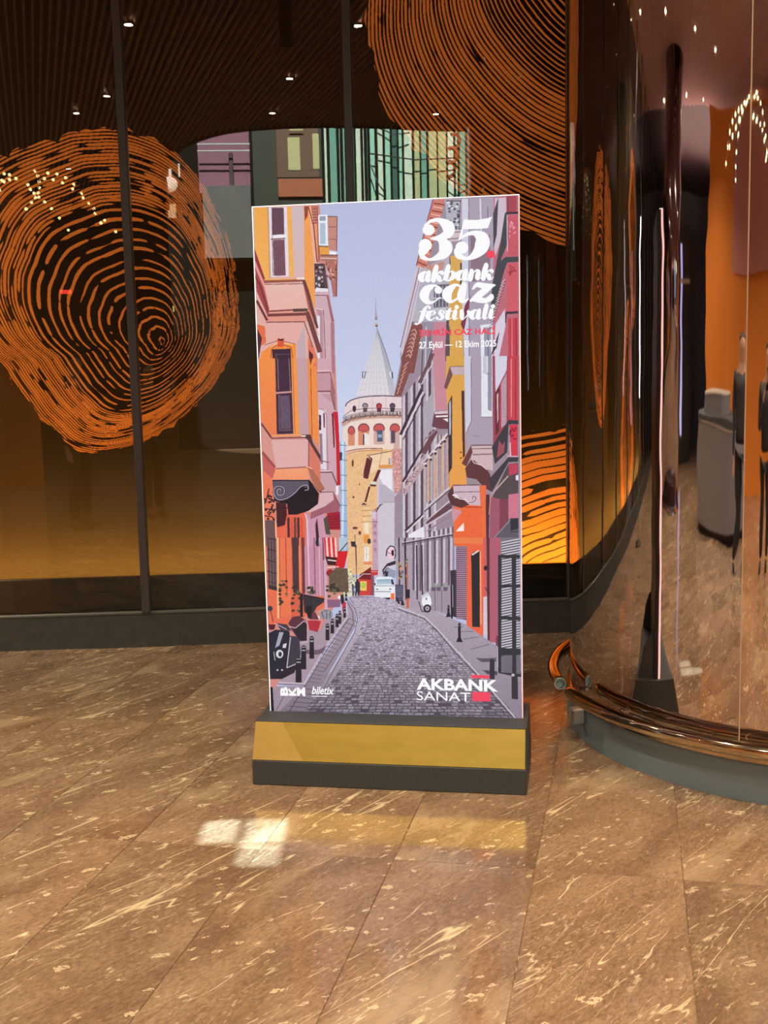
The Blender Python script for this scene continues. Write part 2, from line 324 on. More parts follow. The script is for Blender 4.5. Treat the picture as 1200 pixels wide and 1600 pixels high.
    P((196, 160, 178), [480, 640, 532, 640, 540, 1200, 486, 1200], .12); L((110, 80, 95), 6, [482, 740, 535, 745]); L((120, 90, 100), 8, [500, 640, 580, 575]); L(dk, 9, [520, 650, 560, 580]); P((210, 190, 210), [480, 650, 520, 650, 520, 720, 480, 710])
    for y in (780, 850, 920, 1000): C((150, 110, 130), 510, y, 14, 18, a=.6)
    P((200, 168, 178), [160, 0, 186, 0, 186, 640, 160, 640], .1)
    P((168, 190, 216), [183, 0, 236, 0, 243, 400, 252, 700, 262, 1025, 170, 1015, 186, 600], .03, (150, 178, 214)); P((214, 224, 238), [200, 0, 218, 0, 222, 600, 214, 1010, 196, 1010, 205, 500])
    for y in (35, 170, 312, 452, 590, 735, 868, 940): L((84, 96, 122), 5, [180, y-4, 252, y+4])
    P((70, 70, 85), [170, 95, 205, 100, 205, 170, 178, 178])
    L((84, 66, 70), 5, [322, 860, 330, 1000, 338, 1270]); P((74, 68, 80), [285, 925, 328, 925, 328, 975, 290, 970])
    P((224, 218, 170), [120, 1180, 290, 1180, 330, 1430, 180, 1440], .15); P((210, 206, 190), [230, 1250, 340, 1250, 340, 1430, 240, 1430], .2)
    for i in range(50): C([(150, 160, 110), (240, 240, 220), (120, 110, 90)][i % 3], rg.randint(170, 330), rg.randint(1190, 1400), 10, 9, a=.6)
    P((120, 44, 48), [400, 1210, 470, 1160, 490, 1280, 350, 1290, 370, 1230]); P((202, 70, 62), [352, 1270, 475, 1280, 475, 1425, 362, 1425]); P((240, 200, 110), [372, 1292, 432, 1292, 432, 1380, 372, 1380], .2); C((170, 200, 80), 400, 1330, 22, 26, .2)
    L((232, 225, 226), 6, [330, 1285, 400, 1225, 470, 1225]); P((196, 60, 64), [470, 1190, 535, 1190, 535, 1235, 475, 1240]); L((230, 180, 190), 5, [475, 1205, 530, 1205])
    P((140, 80, 90), [470, 1240, 500, 1240, 500, 1425, 470, 1425])
    P((58, 52, 66), [325, 1300, 350, 1285, 370, 1310, 372, 1380, 358, 1430, 350, 1430, 345, 1385, 335, 1432, 325, 1430]); C((60, 50, 60), 345, 1285, 10, 13)
    P((90, 88, 108), [295, 1340, 320, 1335, 322, 1390, 314, 1430, 300, 1430]); C((60, 50, 60), 303, 1330, 8, 11); P((196, 190, 220), [312, 1350, 330, 1360, 328, 1390, 315, 1385])
    L((60, 50, 60), 10, [612, 1060, 620, 1000, 650, 965, 690, 975, 702, 1030, 690, 1090]); P((240, 200, 214), [625, 1010, 655, 975, 685, 985, 690, 1080, 640, 1090]); P((44, 40, 50), [660, 1010, 680, 1000, 686, 1050, 665, 1060]); L(dk, 4, [625, 1020, 650, 1040, 665, 1030])
    P((150, 156, 180), [580, 1225, 610, 1150, 700, 1180, 700, 1260, 580, 1260]); P((58, 50, 60), [575, 1190, 620, 1130, 700, 1100, 700, 1135, 630, 1155, 590, 1240]); L((240, 236, 244), 6, [590, 1200, 625, 1155, 700, 1190]); P((54, 50, 60), [605, 1205, 632, 1200, 628, 1245, 600, 1250])
    P((232, 234, 240), [505, 1330, 520, 1262, 545, 1250, 660, 1252, 680, 1275, 700, 1330, 705, 1436, 690, 1448, 510, 1440], .03); P((140, 170, 196), [524, 1276, 650, 1272, 660, 1320, 524, 1325], .05, (190, 208, 222)); P((64, 70, 84), [655, 1275, 675, 1275, 690, 1325, 662, 1322]); L((110, 112, 122), 5, [512, 1388, 655, 1390]); L((90, 92, 104), 4, [512, 1335, 690, 1335]); P((90, 120, 90), [520, 1362, 540, 1362, 540, 1372, 520, 1372]); P((90, 120, 90), [640, 1360, 660, 1360, 660, 1370, 640, 1372])
    P((44, 40, 48), [515, 1440, 545, 1440, 545, 1462, 515, 1460]); P((44, 40, 48), [560, 1445, 650, 1445, 648, 1462, 570, 1460]); P((236, 120, 70), [655, 1405, 690, 1405, 690, 1462, 655, 1462]); P((40, 36, 44), [502, 1310, 515, 1310, 515, 1330, 502, 1330])
    # ---- right hand row of houses
    R(*B_); P((158, 142, 156), [455, 118, 1150, 60, 1150, 1600, 140, 1600, 140, 1400, 280, 680], .08)
    R(*D_); P((156, 138, 152), [150, -20, 1160, -20, 1160, 1600, 90, 1600, 90, 1180, 150, 1100, 150, 330, 85, 325], .08)
    R(*B_)
    P((206, 128, 114), [420, 118, 522, 112, 440, 420, 366, 705, 278, 682, 360, 340], .1)
    for t in np.linspace(0, 1, 9): L((130, 62, 60), 9, [425-140*t, 150+500*t, 515-150*t, 165+520*t]); L((238, 190, 180), 8, [420-140*t, 180+500*t, 500-150*t, 195+520*t])
    L((128, 76, 76), 7, [418, 118, 355, 350, 275, 685])
    P((204, 192, 208), [275, 690, 335, 705, 250, 1120, 158, 1480, 140, 1400, 200, 1000], .04); L((120, 86, 94), 6, [300, 700, 215, 1060, 140, 1380]); L((150, 130, 142), 4, [325, 700, 240, 1060, 160, 1450])
    L((94, 66, 74), 8, [345, 700, 300, 900, 250, 1150, 150, 1480])
    P((182, 176, 192), [340, 700, 560, 600, 560, 1160, 240, 1160], .1)
    P((178, 176, 190), [520, 120, 660, 118, 650, 380, 540, 420], .05)
    for i in range(26): C([(86, 82, 96), (226, 224, 234), (70, 64, 78)][i % 3], rg.randint(545, 640), rg.randint(140, 370), 12, 10, a=.85)
    L((70, 60, 72), 7, [530, 130, 660, 130]); L((70, 60, 72), 5, [650, 130, 640, 370]); L(dk, 6, [560, 370, 660, 368]); P((206, 190, 196), [540, 380, 660, 375, 640, 470, 560, 480]); L((120, 80, 84), 7, [545, 400, 650, 395]); L((120, 80, 84), 5, [540, 455, 650, 450])
    P((104, 98, 112), [425, 845, 560, 840, 545, 1030, 425, 1040], .15)
    for x in (440, 470, 500, 530): L((190, 184, 198), 6, [x, 850, x, 1030])
    L((220, 214, 226), 8, [420, 960, 550, 958]); L((210, 204, 216), 10, [415, 1060, 550, 1050]); P((196, 146, 132), [350, 690, 520, 640, 500, 720, 380, 740], .1)
    P((196, 134, 150), [418, 1165, 548, 1160, 545, 1600, 415, 1600], .04); P((90, 84, 98), [535, 1050, 565, 1050, 560, 1480, 520, 1500], .2)
    P((150, 142, 158), [320, 1180, 420, 1170, 415, 1600, 300, 1600], .08); L((90, 70, 80), 8, [330, 1400, 320, 1600]); L((214, 206, 218), 8, [360, 1200, 350, 1600]); L(dk, 7, [345, 1582, 410, 1400]); P((122, 112, 126), [375, 1240, 405, 1235, 400, 1380, 370, 1390]); L((206, 200, 212), 7, [310, 1390, 412, 1380])
    P((134, 80, 78), [232, 1195, 300, 1165, 330, 1200, 255, 1600, 150, 1600, 150, 1480], .15)
    for i in range(10): K.S((208, 160, 150), [(235-i*8, 1240+i*36, 6), (262-i*8, 1225+i*36, 9), (275-i*8, 1262+i*36, 8), (250-i*8, 1280+i*36, 5)], 4)
    P((214, 168, 96), [560, 600, 665, 590, 680, 1600, 550, 1600], .05, (218, 164, 84)); P((80, 62, 66), [650, 660, 664, 655, 660, 840, 648, 845]); L((110, 80, 70), 8, [560, 610, 570, 780]); P((96, 84, 92), [540, 1200, 560, 1200, 560, 1460, 520, 1480])
    P((172, 158, 178), [664, 112, 935, 100, 930, 1600, 690, 1600, 660, 600], .04); P((206, 206, 224), [664, 112, 720, 112, 725, 1600, 690, 1600, 664, 900], .03); P((140, 116, 132), [735, 430, 905, 420, 905, 800, 740, 820], .05)
    L((110, 96, 112), 5, [722, 112, 726, 1600]); L((220, 214, 228), 12, [820, 110, 830, 500]); L((110, 98, 112), 5, [884, 180, 884, 280]); P((124, 62, 76), [690, 1020, 740, 940, 680, 1250, 655, 1180])
    P((224, 226, 236), [820, 1190, 925, 1175, 925, 1600, 830, 1600]); P((150, 150, 170), [850, 1210, 912, 1205, 912, 1600, 860, 1600], .06); L((100, 92, 108), 5, [885, 1210, 890, 1600])
    P((188, 108, 122), [935, 100, 1145, 78, 1148, 1600, 930, 1600], .07); P((204, 186, 200), [945, 105, 1040, 100, 1040, 340, 950, 600, 935, 520], .05); P((166, 74, 88), [1056, 90, 1130, 82, 1130, 230, 1056, 235]); L((90, 60, 72), 7, [1052, 90, 1056, 240])
    P((78, 72, 84), [930, 240, 975, 100, 960, 420, 932, 540], .1)
    P((74, 74, 82), [1030, 235, 1050, 225, 1060, 480, 1000, 620, 960, 1020, 905, 1180, 920, 860, 990, 500], .1); L((60, 56, 66), 16, [1040, 236, 1142, 232]); L((216, 196, 210), 7, [1048, 250, 1052, 560])
    P((74, 74, 82), [1000, 640, 1030, 610, 1145, 605, 1145, 650, 1050, 655, 1020, 740, 950, 1030, 930, 1020], .08); P((196, 92, 106), [1060, 260, 1135, 255, 1140, 600, 1055, 600], .1); P((204, 94, 106), [1050, 660, 1135, 655, 1140, 1080, 1050, 1080], .08)
    for i in range(14): C((236, 170, 180), rg.randint(1065, 1125), rg.randint(300, 440), 7, 9, a=.7); C((150, 56, 70), rg.randint(1065, 1125), rg.randint(680, 760), 8, 9, a=.7)
    for i in range(16): L((220, 206, 216), 5, [1035-i*8, 800+i*26, 1000-i*8, 830+i*26]); L((70, 64, 74), 5, [1040-i*8, 812+i*26, 1005-i*8, 842+i*26])
    L((62, 56, 66), 18, [1040, 1085, 1142, 1080]); L((62, 56, 66), 10, [1042, 1082, 1035, 1170]); P((214, 204, 222), [950, 1180, 1030, 1050, 1035, 1200, 960, 1560, 930, 1580], .06); P((74, 64, 76), [960, 1300, 985, 1240, 960, 1380, 905, 1460], .1)
    P((192, 70, 82), [1060, 1130, 1142, 1125, 1146, 1600, 1060, 1600], .06); L((228, 140, 150), 6, [1090, 1130, 1092, 1600]); L((130, 44, 58), 6, [1125, 1130, 1128, 1600])
    R(*D_)
    P((134, 82, 80), [160, 0, 262, 0, 240, 60, 165, 270, 150, 320, 85, 326, 120, 200], .15)
    for i in range(7): K.S((206, 156, 146), [(210-i*14, 30+i*40, 5), (190-i*12, 50+i*40, 9), (170-i*10, 75+i*38, 7)], 4)
    for i, x in enumerate(range(160, 440, 22)):                     # tall windows of the long grey front
        c = [(206, 194, 208), (92, 72, 86), (176, 162, 176)][i % 3]; y = 330-(x-160)*1.25
        P(c, [x, y, x+20, y-25, x+20, 1600, x, 1600], .08)
    for y0, c, w in ((0, 0, 0),):
        for i, x in enumerate(range(440, 552, 14)): P([(196, 180, 188), (120, 100, 112)][i % 2], [x, 660, x+12, 640, x+12, 1090, x, 1100], .1)
    for i, x in enumerate(range(340, 552, 18)): P([(194, 172, 170), (170, 150, 160), (206, 158, 132)][i % 3], [x, 905-(x-340)*1.2, x+14, 890-(x-340)*1.2, x+14, 1240-(x-340)*.6, x, 1250-(x-340)*.6], .08)
    P((172, 164, 176), [330, 420, 420, 270, 430, 560, 335, 720], .08)
    P((186, 160, 168), [160, 1120, 330, 830, 345, 920, 175, 1180], .12)
    for i in range(40):
        t = rg.rand(); C([(140, 84, 96), (230, 200, 206)][i % 2], 170+t*165, 1130-t*270+rg.randint(-20, 30), 7, 6, a=.7)
    for (x0, y0, x1, y1, w, c) in ((140, 650, 320, 262, 22, dk), (155, 668, 335, 285, 14, (216, 204, 214)), (165, 690, 350, 300, 8, dk), (158, 1052, 325, 772, 16, dk), (165, 1075, 335, 795, 8, (210, 190, 196)), (300, 210, 420, -40, 26, (112, 82, 88)), (320, 222, 440, -10, 10, (208, 196, 204)),
                                   (335, 810, 440, 612, 44, (110, 74, 82)), (345, 880, 540, 640, 18, (214, 200, 210)), (340, 896, 545, 660, 10, dk), (180, 1470, 330, 1330, 18, dk), (190, 1482, 340, 1335, 12, (226, 214, 222)), (345, 1290, 560, 1100, 20, (206, 192, 198)), (345, 1305, 560, 1120, 8, dk),
                                   (360, 1405, 570, 1250, 46, (104, 74, 82)), (350, 1430, 575, 1290, 14, (204, 188, 198)), (350, 1395, 560, 1215, 9, (214, 204, 212)), (370, 1470, 580, 1330, 14, (150, 130, 142)), (340, 700, 545, 520, 14, (150, 128, 136))):
        L(c, w, [x0, y0, x1, y1], n=.1)
    for i in range(5): C((222, 210, 216), 350+i*40, 900-i*52, 16, 14); C((84, 60, 72), 358+i*40, 915-i*52, 12, 12)
    P((232, 226, 238), [210, 1500, 340, 1430, 350, 1582, 200, 1582], .06)
    for i, x in enumerate(range(360, 590, 20)): P([(206, 196, 208), (110, 90, 104)][i % 2], [x, 1490-(x-360)*.25, x+16, 1485-(x-360)*.25, x+16, 1600, x, 1600], .05)
    P((200, 138, 152), [418, -20, 522, -20, 530, 200, 548, 440, 435, 445], .04); P((112, 70, 80), [408, 580, 430, 448, 550, 450, 550, 602, 470, 600], .06); P((214, 194, 200), [430, 452, 548, 448, 548, 470, 432, 476]); P((236, 226, 230), [440, 488, 545, 484, 545, 498, 442, 502]); P((236, 220, 224), [500, 515, 548, 510, 548, 545]);
    P((216, 164, 84), [530, -20, 682, -20, 690, 500, 705, 1110, 560, 1110, 550, 560, 525, 240], .05, (232, 158, 82)); P((196, 172, 178), [560, 70, 682, 66, 682, 140, 585, 140, 570, 120]); P((120, 84, 84), [510, 250, 560, 70, 585, 140, 535, 262]); L((110, 80, 84), 5, [560, 70, 682, 66])
    P((66, 56, 68), [545, 390, 580, 308, 580, 930, 550, 985], .1); P((190, 190, 206), [555, 380, 570, 350, 570, 640, 556, 660]); P((72, 52, 58), [660, 275, 684, 278, 690, 830, 672, 850], .1); C((120, 60, 40), 655, 800, 9, 6); C((120, 60, 40), 655, 850, 9, 6)
    P((172, 156, 174), [686, -20, 925, -20, 932, 780, 740, 770, 700, 860], .04); P((204, 204, 222), [682, -20, 742, -20, 745, 530, 695, 645], .03); L((120, 100, 116), 5, [742, 0, 745, 530, 700, 640])
    P((226, 226, 236), [828, -20, 922, -20, 922, 500, 830, 500]); P((146, 146, 164), [885, -20, 918, -20, 918, 450, 885, 440], .05); P((198, 194, 208), [845, -20, 876, -20, 876, 130, 845, 130]); L((130, 120, 136), 5, [870, 132, 920, 130]); L((110, 100, 116), 5, [830, 500, 922, 500]); L((130, 112, 128), 4, [750, 655, 820, 668])
    P((206, 178, 182), [742, 742, 922, 738, 930, 960, 880, 940, 810, 900, 745, 850], .05); P((112, 64, 66), [662, 895, 742, 742, 755, 800, 700, 920]); L((110, 80, 86), 9, [740, 742, 925, 738]); L((120, 90, 96), 6, [750, 770, 925, 768]); L((110, 80, 86), 7, [755, 820, 925, 815])
    P((100, 60, 64), [692, 935, 750, 860, 810, 905, 870, 935, 905, 990, 922, 1140, 850, 1100, 790, 1030, 705, 1015], .06); L((236, 214, 214), 7, [745, 850, 765, 890, 830, 910, 880, 950])
    P((158, 74, 90), [925, -20, 1060, -20, 1062, 560, 930, 740], .07); P((212, 208, 226), [945, -20, 1050, -20, 1045, 100, 950, 290], .05); P((104, 50, 62), [945, 300, 985, 230, 980, 620, 950, 660], .1); P((186, 150, 164), [985, 240, 1045, 120, 1045, 560, 990, 600], .1); P((206, 178, 186), [960, 310, 975, 290, 975, 520, 965, 560]); L((176, 66, 80), 12, [992, 220, 992, 600])
    P((196, 72, 84), [1058, -20, 1148, -20, 1148, 530, 1062, 530], .06); L((236, 150, 156), 7, [1085, 0, 1085, 500]); L((140, 44, 58), 6, [1120, 0, 1122, 520])
    P((68, 62, 70), [920, 752, 1060, 525, 1145, 528, 1145, 560, 1062, 562, 1050, 800, 945, 900], .08); P((158, 84, 96), [980, 700, 1010, 740, 1030, 700, 1025, 800, 960, 850]); P((208, 62, 80), [1068, 565, 1140, 562, 1140, 830, 1085, 830], .1); L((228, 200, 206), 9, [1075, 720, 1078, 830])
    for i in range(12): C((120, 32, 48), rg.randint(1075, 1130), rg.randint(580, 700), 8, 8, a=.8)
    L((226, 180, 190), 7, [1050, 832, 1142, 836]); P((68, 62, 70), [895, 1030, 1060, 842, 1145, 842, 1145, 880, 1062, 884, 920, 1140], .08); P((88, 76, 80), [925, 1180, 1060, 900, 1145, 890, 1145, 1160, 1050, 1200, 960, 1210], .12); L((190, 160, 156), 12, [920, 1155, 1060, 1000]); P((186, 70, 90), [1060, 900, 1140, 895, 1140, 980, 1065, 1000], .15); P((232, 228, 240), [1122, 1000, 1145, 990, 1145, 1040, 1124, 1040])
    P((160, 90, 110), [905, 1180, 985, 1200, 985, 1600, 900, 1600], .08); P((206, 120, 140), [1062, 1160, 1145, 1150, 1145, 1370, 1062, 1370], .05); P((130, 70, 84), [985, 1200, 1060, 1200, 1060, 1500, 985, 1500], .1)
    P((232, 112, 74), [600, 1100, 870, 1080, 870, 1600, 590, 1600], .05); P((206, 180, 192), [590, 1082, 812, 1078, 822, 1255, 735, 1250, 680, 1195, 600, 1190], .05); P((94, 58, 62), [540, 1160, 585, 1082, 600, 1190, 660, 1190, 730, 1245, 660, 1275, 570, 1250], .06); L((110, 74, 80), 8, [585, 1082, 815, 1078]); L((120, 90, 100), 6, [600, 1140, 820, 1135])
    K.S((124, 84, 96), [(700, 1230, 5), (760, 1225, 5), (785, 1190, 6), (760, 1175, 6), (755, 1200, 5)], 6); K.S((236, 224, 230), [(590, 1165, 14), (615, 1170, 16), (640, 1195, 8), (690, 1205, 8), (730, 1245, 5)], 6)
    P((206, 150, 160), [575, 1280, 650, 1290, 660, 1310, 590, 1400]); P((234, 106, 66), [600, 1480, 680, 1262, 832, 1268, 838, 1600, 600, 1600], .06); P((250, 232, 226), [612, 1472, 680, 1400, 682, 1472]); L((176, 60, 44), 7, [680, 1266, 832, 1268]); P((84, 52, 60), [868, 1160, 900, 1160, 892, 1600, 872, 1600]); L((210, 140, 120), 8, [910, 1160, 895, 1330])
    P((98, 92, 104), [908, 1570, 1075, 1362, 1146, 1360, 1146, 1600, 905, 1600], .06); L((150, 146, 158), 8, [920, 1550, 1080, 1372]); L((60, 56, 66), 6, [1075, 1480, 1145, 1475]); P((60, 54, 64), [1075, 1365, 1146, 1362, 1146, 1450, 1080, 1470])
    # street level, right
    R(*F_); P((170, 156, 172), [95, 0, 560, 0, 560, 640, 380, 590, 240, 560, 100, 520], .1)
    for i, x in enumerate(range(230, 560, 19)): P([(104, 88, 104), (204, 192, 206), (150, 134, 150)][i % 3], [x, 0, x+16, 0, x+16, 420+(x-230)*.1, x, 430+(x-230)*.1], .08)
    for x in (120, 172, 262, 305): L((70, 54, 66), 11, [x, 60 if x > 200 else 0, x+6, 500])
    for i in range(20): C([(160, 170, 130), (90, 80, 70), (230, 150, 100)][i % 3], rg.randint(115, 190), rg.randint(180, 330), 12, 10, a=.7)
    P((160, 146, 162), [370, 410, 540, 380, 545, 610, 380, 585], .06)
    for x in (400, 440, 495): C((150, 150, 150), x, 385, 20, 20, .3); P((104, 92, 106), [x-18, 400, x+20, 400, x+14, 430, x-14, 430])
    L((110, 90, 106), 5, [410, 430, 412, 590]); L((110, 90, 106), 5, [465, 420, 466, 600])
    P((64, 56, 66), [535, 265, 582, 260, 585, 645, 540, 630], .06); L((44, 40, 48), 14, [545, 400, 548, 785]); L((190, 180, 190), 5, [552, 380, 556, 560])
    P((136, 104, 124), [580, 70, 672, 70, 668, 668, 585, 645], .05)
    for y in range(85, 650, 17): L((176, 146, 164), 6, [582, y, 670, y]); L((92, 66, 84), 4, [582, y+8, 670, y+8])
    P((232, 104, 72), [668, 50, 800, 46, 800, 800, 665, 710], .07); P((234, 128, 78), [560, 0, 800, 0, 790, 50, 565, 45], .05); P((52, 46, 52), [703, 140, 722, 118, 770, 108, 772, 722, 712, 718], .06); L((250, 190, 150), 7, [775, 110, 782, 700]); P((226, 226, 222), [706, 135, 765, 98, 765, 112, 712, 145])
    P((216, 196, 206), [800, 480, 835, 470, 838, 790, 805, 780]); P((206, 100, 100), [800, 0, 830, 0, 835, 470, 800, 480], .06); P((92, 54, 62), [825, 0, 850, 0, 852, 840, 835, 830], .08); C((60, 40, 50), 820, 245, 16, 20); L((70, 40, 50), 7, [815, 400, 850, 460])
    P((176, 96, 116), [850, 0, 945, 0, 922, 850, 852, 842], .05); P((120, 66, 80), [905, 790, 922, 790, 920, 880, 900, 870])
    P((120, 116, 128), [940, 0, 1095, 0, 1100, 1120, 940, 1120], .05)
    for i in range(44): L((214, 208, 220), 9, [945, 40+i*21, 1095, 10+i*21]); L((80, 76, 88), 5, [945, 52+i*21, 1095, 22+i*21])
    P((112, 106, 120), [960, 900, 1100, 900, 1105, 1110, 960, 1100])
    for q in ([920, 140, 948, 140, 945, 1100, 920, 1100], [1030, 140, 1065, 140, 1066, 1110, 1034, 1110], [920, 140, 1096, 138, 1096, 165, 920, 165], [920, 380, 1098, 378, 1098, 400, 920, 402], [920, 630, 1100, 640, 1100, 668, 920, 658], [920, 890, 1102, 895, 1102, 945, 920, 950], [920, 1085, 1105, 1100, 1105, 1125, 920, 1110]): P((56, 56, 62), q, .05)
    R(0, 0, 1); L((92, 74, 88), 2.6, [628, 850, 707, 836]); L((208, 196, 208), 1.3, [628, 847.5, 707, 833.5]); L((120, 100, 116), 1.0, [628, 853, 707, 839]); R(*F_)
    # pavements and the cobbled road
    P((176, 162, 176), [60, 500, 240, 560, 390, 592, 520, 640, 660, 700, 800, 800, 915, 875, 915, 1090, 1105, 1130, 1112, 1500, 900, 1300, 700, 1060, 520, 850, 400, 720, 250, 620, 60, 530], .07, (140, 128, 142))
    for (x0, y0, x1, y1) in ((560, 720, 640, 720), (600, 760, 720, 755), (760, 980, 910, 970), (790, 1070, 915, 1085), (640, 820, 760, 800), (700, 900, 850, 860)): L((110, 98, 114), 5, [x0, y0, x1, y1])
    P((96, 86, 100), [740, 972, 905, 975, 905, 1000, 790, 1005]); P((84, 76, 90), [800, 1068, 915, 1078, 915, 1110, 830, 1100])
    R(*E_); P((168, 148, 162), [150, 1170, 170, 1040, 420, 760, 470, 700, 640, 660, 780, 600, 800, 650, 640, 860, 440, 1190], .06); P((160, 142, 158), [165, 1200, 440, 1195, 320, 1440, 172, 1450], .05)
    R(0, 0, 1)
    road = [545, 934, 560, 931, 600, 934, 622, 945, 664, 966, 681, 981, 709, 1012, 744, 1052, 815, 1135, 440, 1125, 485, 1085, 520, 1048, 540, 1015, 557, 985, 561, 966, 553, 948]
    P((150, 136, 152), road, .08, (74, 66, 80))
    y = 934.
    while y < 1128:
        hh = .55+(y-925)*.023; ww = 1.7+(y-925)*.047; y2 = y+hh
        xl = np.interp(y, [934, 966, 985, 1015, 1048, 1085, 1125], [548, 561, 557, 540, 520, 485, 448]); xr = np.interp(y, [934, 945, 966, 981, 1012, 1052, 1130], [598, 622, 664, 681, 709, 744, 812])
        x = xl+rg.rand()*ww*.7; t = (y-934)/190
        while x < xr:
            w = ww*(.75+.5*rg.rand()); g = (212-82*t)*(.84+.3*rg.rand()); sk = (x-620)/(y-880)*hh*.9; j = lambda: rg.uniform(-.12, .12)*hh
            if rg.rand() < .93: P((g*.99, g*.93, g*1.03), [x+j(), y+j(), x+w*.86+j(), y+j(), x+w*.88+sk+j(), y2-hh*.3+j(), x+sk+j(), y2-hh*.26+j()], .08)
            x += w
        y = y2
    P((186, 172, 188), [561, 966, 566, 966, 563, 985, 548, 1015, 525, 1055, 494, 1090, 455, 1125, 445, 1125, 488, 1083, 518, 1048, 540, 1013, 557, 984], .1, (140, 126, 142))
    R(*E_)
    P((172, 156, 170), [780, 500, 830, 560, 862, 640, 850, 720, 760, 880, 560, 1230, 420, 1440, 200, 1440, 440, 1200, 640, 900, 800, 660], .06, (130, 116, 130))
    for i in range(17): t = i/17; L((96, 82, 98), 4, [470+330*(1-t)**1.5, 1200-540*(1-t)-10, 560+320*(1-t)**1.5, 1215-540*(1-t)+10-20*t])
    for i in range(7): L((84, 72, 86), 5, [440-i*30, 1215+i*36, 560-i*22, 1235+i*34])
    for c, w, q in (((80, 66, 82), 6, [800, 655, 640, 880, 445, 1200, 300, 1435]), ((206, 192, 206), 9, [790, 640, 620, 870, 430, 1190]), ((92, 80, 94), 5, [785, 495, 845, 570, 872, 650, 850, 760, 720, 990, 560, 1290, 480, 1440]), ((92, 78, 92), 5, [790, 520, 830, 600, 838, 690, 760, 840, 600, 1080]), ((104, 90, 104), 6, [165, 1180, 445, 1190]), ((206, 190, 200), 8, [170, 1160, 430, 1180]), ((120, 104, 120), 8, [290, 1250, 190, 1440])): L(c, w, q)
    P((110, 92, 106), [450, 905, 560, 905, 620, 870, 590, 930, 540, 945, 450, 935])
    # ---- left hand row of houses
    R(0, 0, 1); P((206, 140, 132), [385, 318, 498, 312, 522, 520, 530, 700, 532, 850, 536, 925, 500, 985, 478, 985, 430, 1075, 415, 1075], .05)
    R(*A_)
    P((224, 172, 164), [20, 180, 585, 150, 590, 700, 720, 1160, 725, 1600, 60, 1600], .05)
    P((206, 170, 180), [555, 880, 670, 890, 722, 1160, 728, 1600, 580, 1600], .05); P((160, 104, 108), [655, 935, 672, 930, 722, 1160, 700, 1165]); L((120, 76, 84), 6, [560, 935, 660, 935]); P((176, 120, 130), [690, 1165, 722, 1165, 728, 1600, 700, 1600], .06)
    P((186, 140, 150), [565, 1040, 620, 1050, 632, 1600, 600, 1600, 590, 1120], .04); L((236, 220, 226), 7, [560, 1045, 625, 1058]); P((226, 222, 232), [575, 1110, 600, 1110, 600, 1600, 580, 1600]); L((120, 80, 90), 5, [630, 1060, 650, 1600])
    P((236, 168, 84), [40, 186, 155, 186, 168, 800, 125, 808, 45, 560], .05, (240, 176, 96)); P((228, 216, 226), [150, 186, 322, 182, 335, 775, 178, 780]); P((196, 150, 120), [150, 186, 162, 186, 180, 780, 168, 790])
    P((104, 74, 88), [188, 188, 290, 188, 296, 415, 195, 420], .12); P((112, 76, 88), [200, 465, 298, 460, 308, 766, 208, 768], .14)
    for i in range(5): L((160, 116, 128), 4, [215+i*18, 470, 222+i*18, 762], .7)
    L((240, 232, 240), 22, [180, 438, 312, 432]); L((120, 76, 80), 9, [182, 456, 305, 450]); L((110, 70, 72), 5, [190, 190, 200, 770])
    P((238, 172, 92), [318, 182, 360, 182, 378, 775, 338, 780], .07, (236, 176, 96)); P((206, 184, 190), [358, 180, 466, 176, 470, 775, 378, 775], .03, (214, 180, 180)); P((238, 158, 88), [462, 176, 530, 172, 545, 620, 562, 1060, 540, 1010, 468, 780], .06)
    P((150, 74, 60), [465, 176, 500, 176, 495, 260, 470, 300]); P((236, 176, 150), [498, 176, 520, 176, 560, 640, 545, 600]); P((164, 92, 84), [525, 175, 582, 172, 600, 640, 580, 660, 545, 330], .12); P((226, 150, 110), [545, 330, 575, 320, 585, 640, 570, 650]); L((120, 56, 50), 8, [500, 176, 545, 340, 575, 650])
    for i in range(6): L((216, 160, 140), 5, [520, 190+i*24, 575, 186+i*24])
    P((234, 236, 244), [584, 250, 662, 248, 668, 512, 590, 512]); P((176, 190, 206), [598, 320, 646, 318, 648, 500, 600, 500]); P((150, 160, 176), [596, 262, 648, 260, 648, 300, 598, 300]); P((196, 138, 124), [664, 262, 746, 264, 742, 560, 672, 545], .05)
    for y in (350, 455): L((120, 76, 72), 4, [668, y, 744, y+4])
    L((112, 70, 70), 6, [664, 262, 746, 264, 742, 560]); P((228, 160, 80), [596, 515, 676, 520, 680, 590, 600, 590]); P((236, 234, 242), [680, 558, 740, 566, 738, 590, 682, 590]); L((110, 80, 80), 9, [590, 515, 670, 520])
    P((172, 116, 104), [605, 592, 752, 590, 752, 655, 608, 640], .1); L((224, 196, 186), 9, [605, 618, 745, 622]); L((96, 60, 60), 6, [605, 592, 752, 592]); P((176, 112, 104), [640, 642, 750, 650, 746, 945, 712, 950, 690, 800], .15)
    for i in range(24): C([(110, 52, 50), (236, 176, 160)][i % 2], rg.randint(652, 735), rg.randint(655, 800), 9, 9, a=.7)
    L((110, 62, 60), 6, [742, 650, 740, 945])
    P((88, 72, 80), [552, 668, 640, 668, 668, 880, 556, 880], .1)
    for i in range(26): C([(200, 160, 160), (44, 36, 44), (236, 226, 232)][i % 3], rg.randint(565, 635), rg.randint(690, 870), 9, 10, a=.75)
    P((228, 226, 236), [565, 870, 670, 878, 670, 905, 560, 905]); L((70, 56, 64), 8, [550, 670, 640, 670])
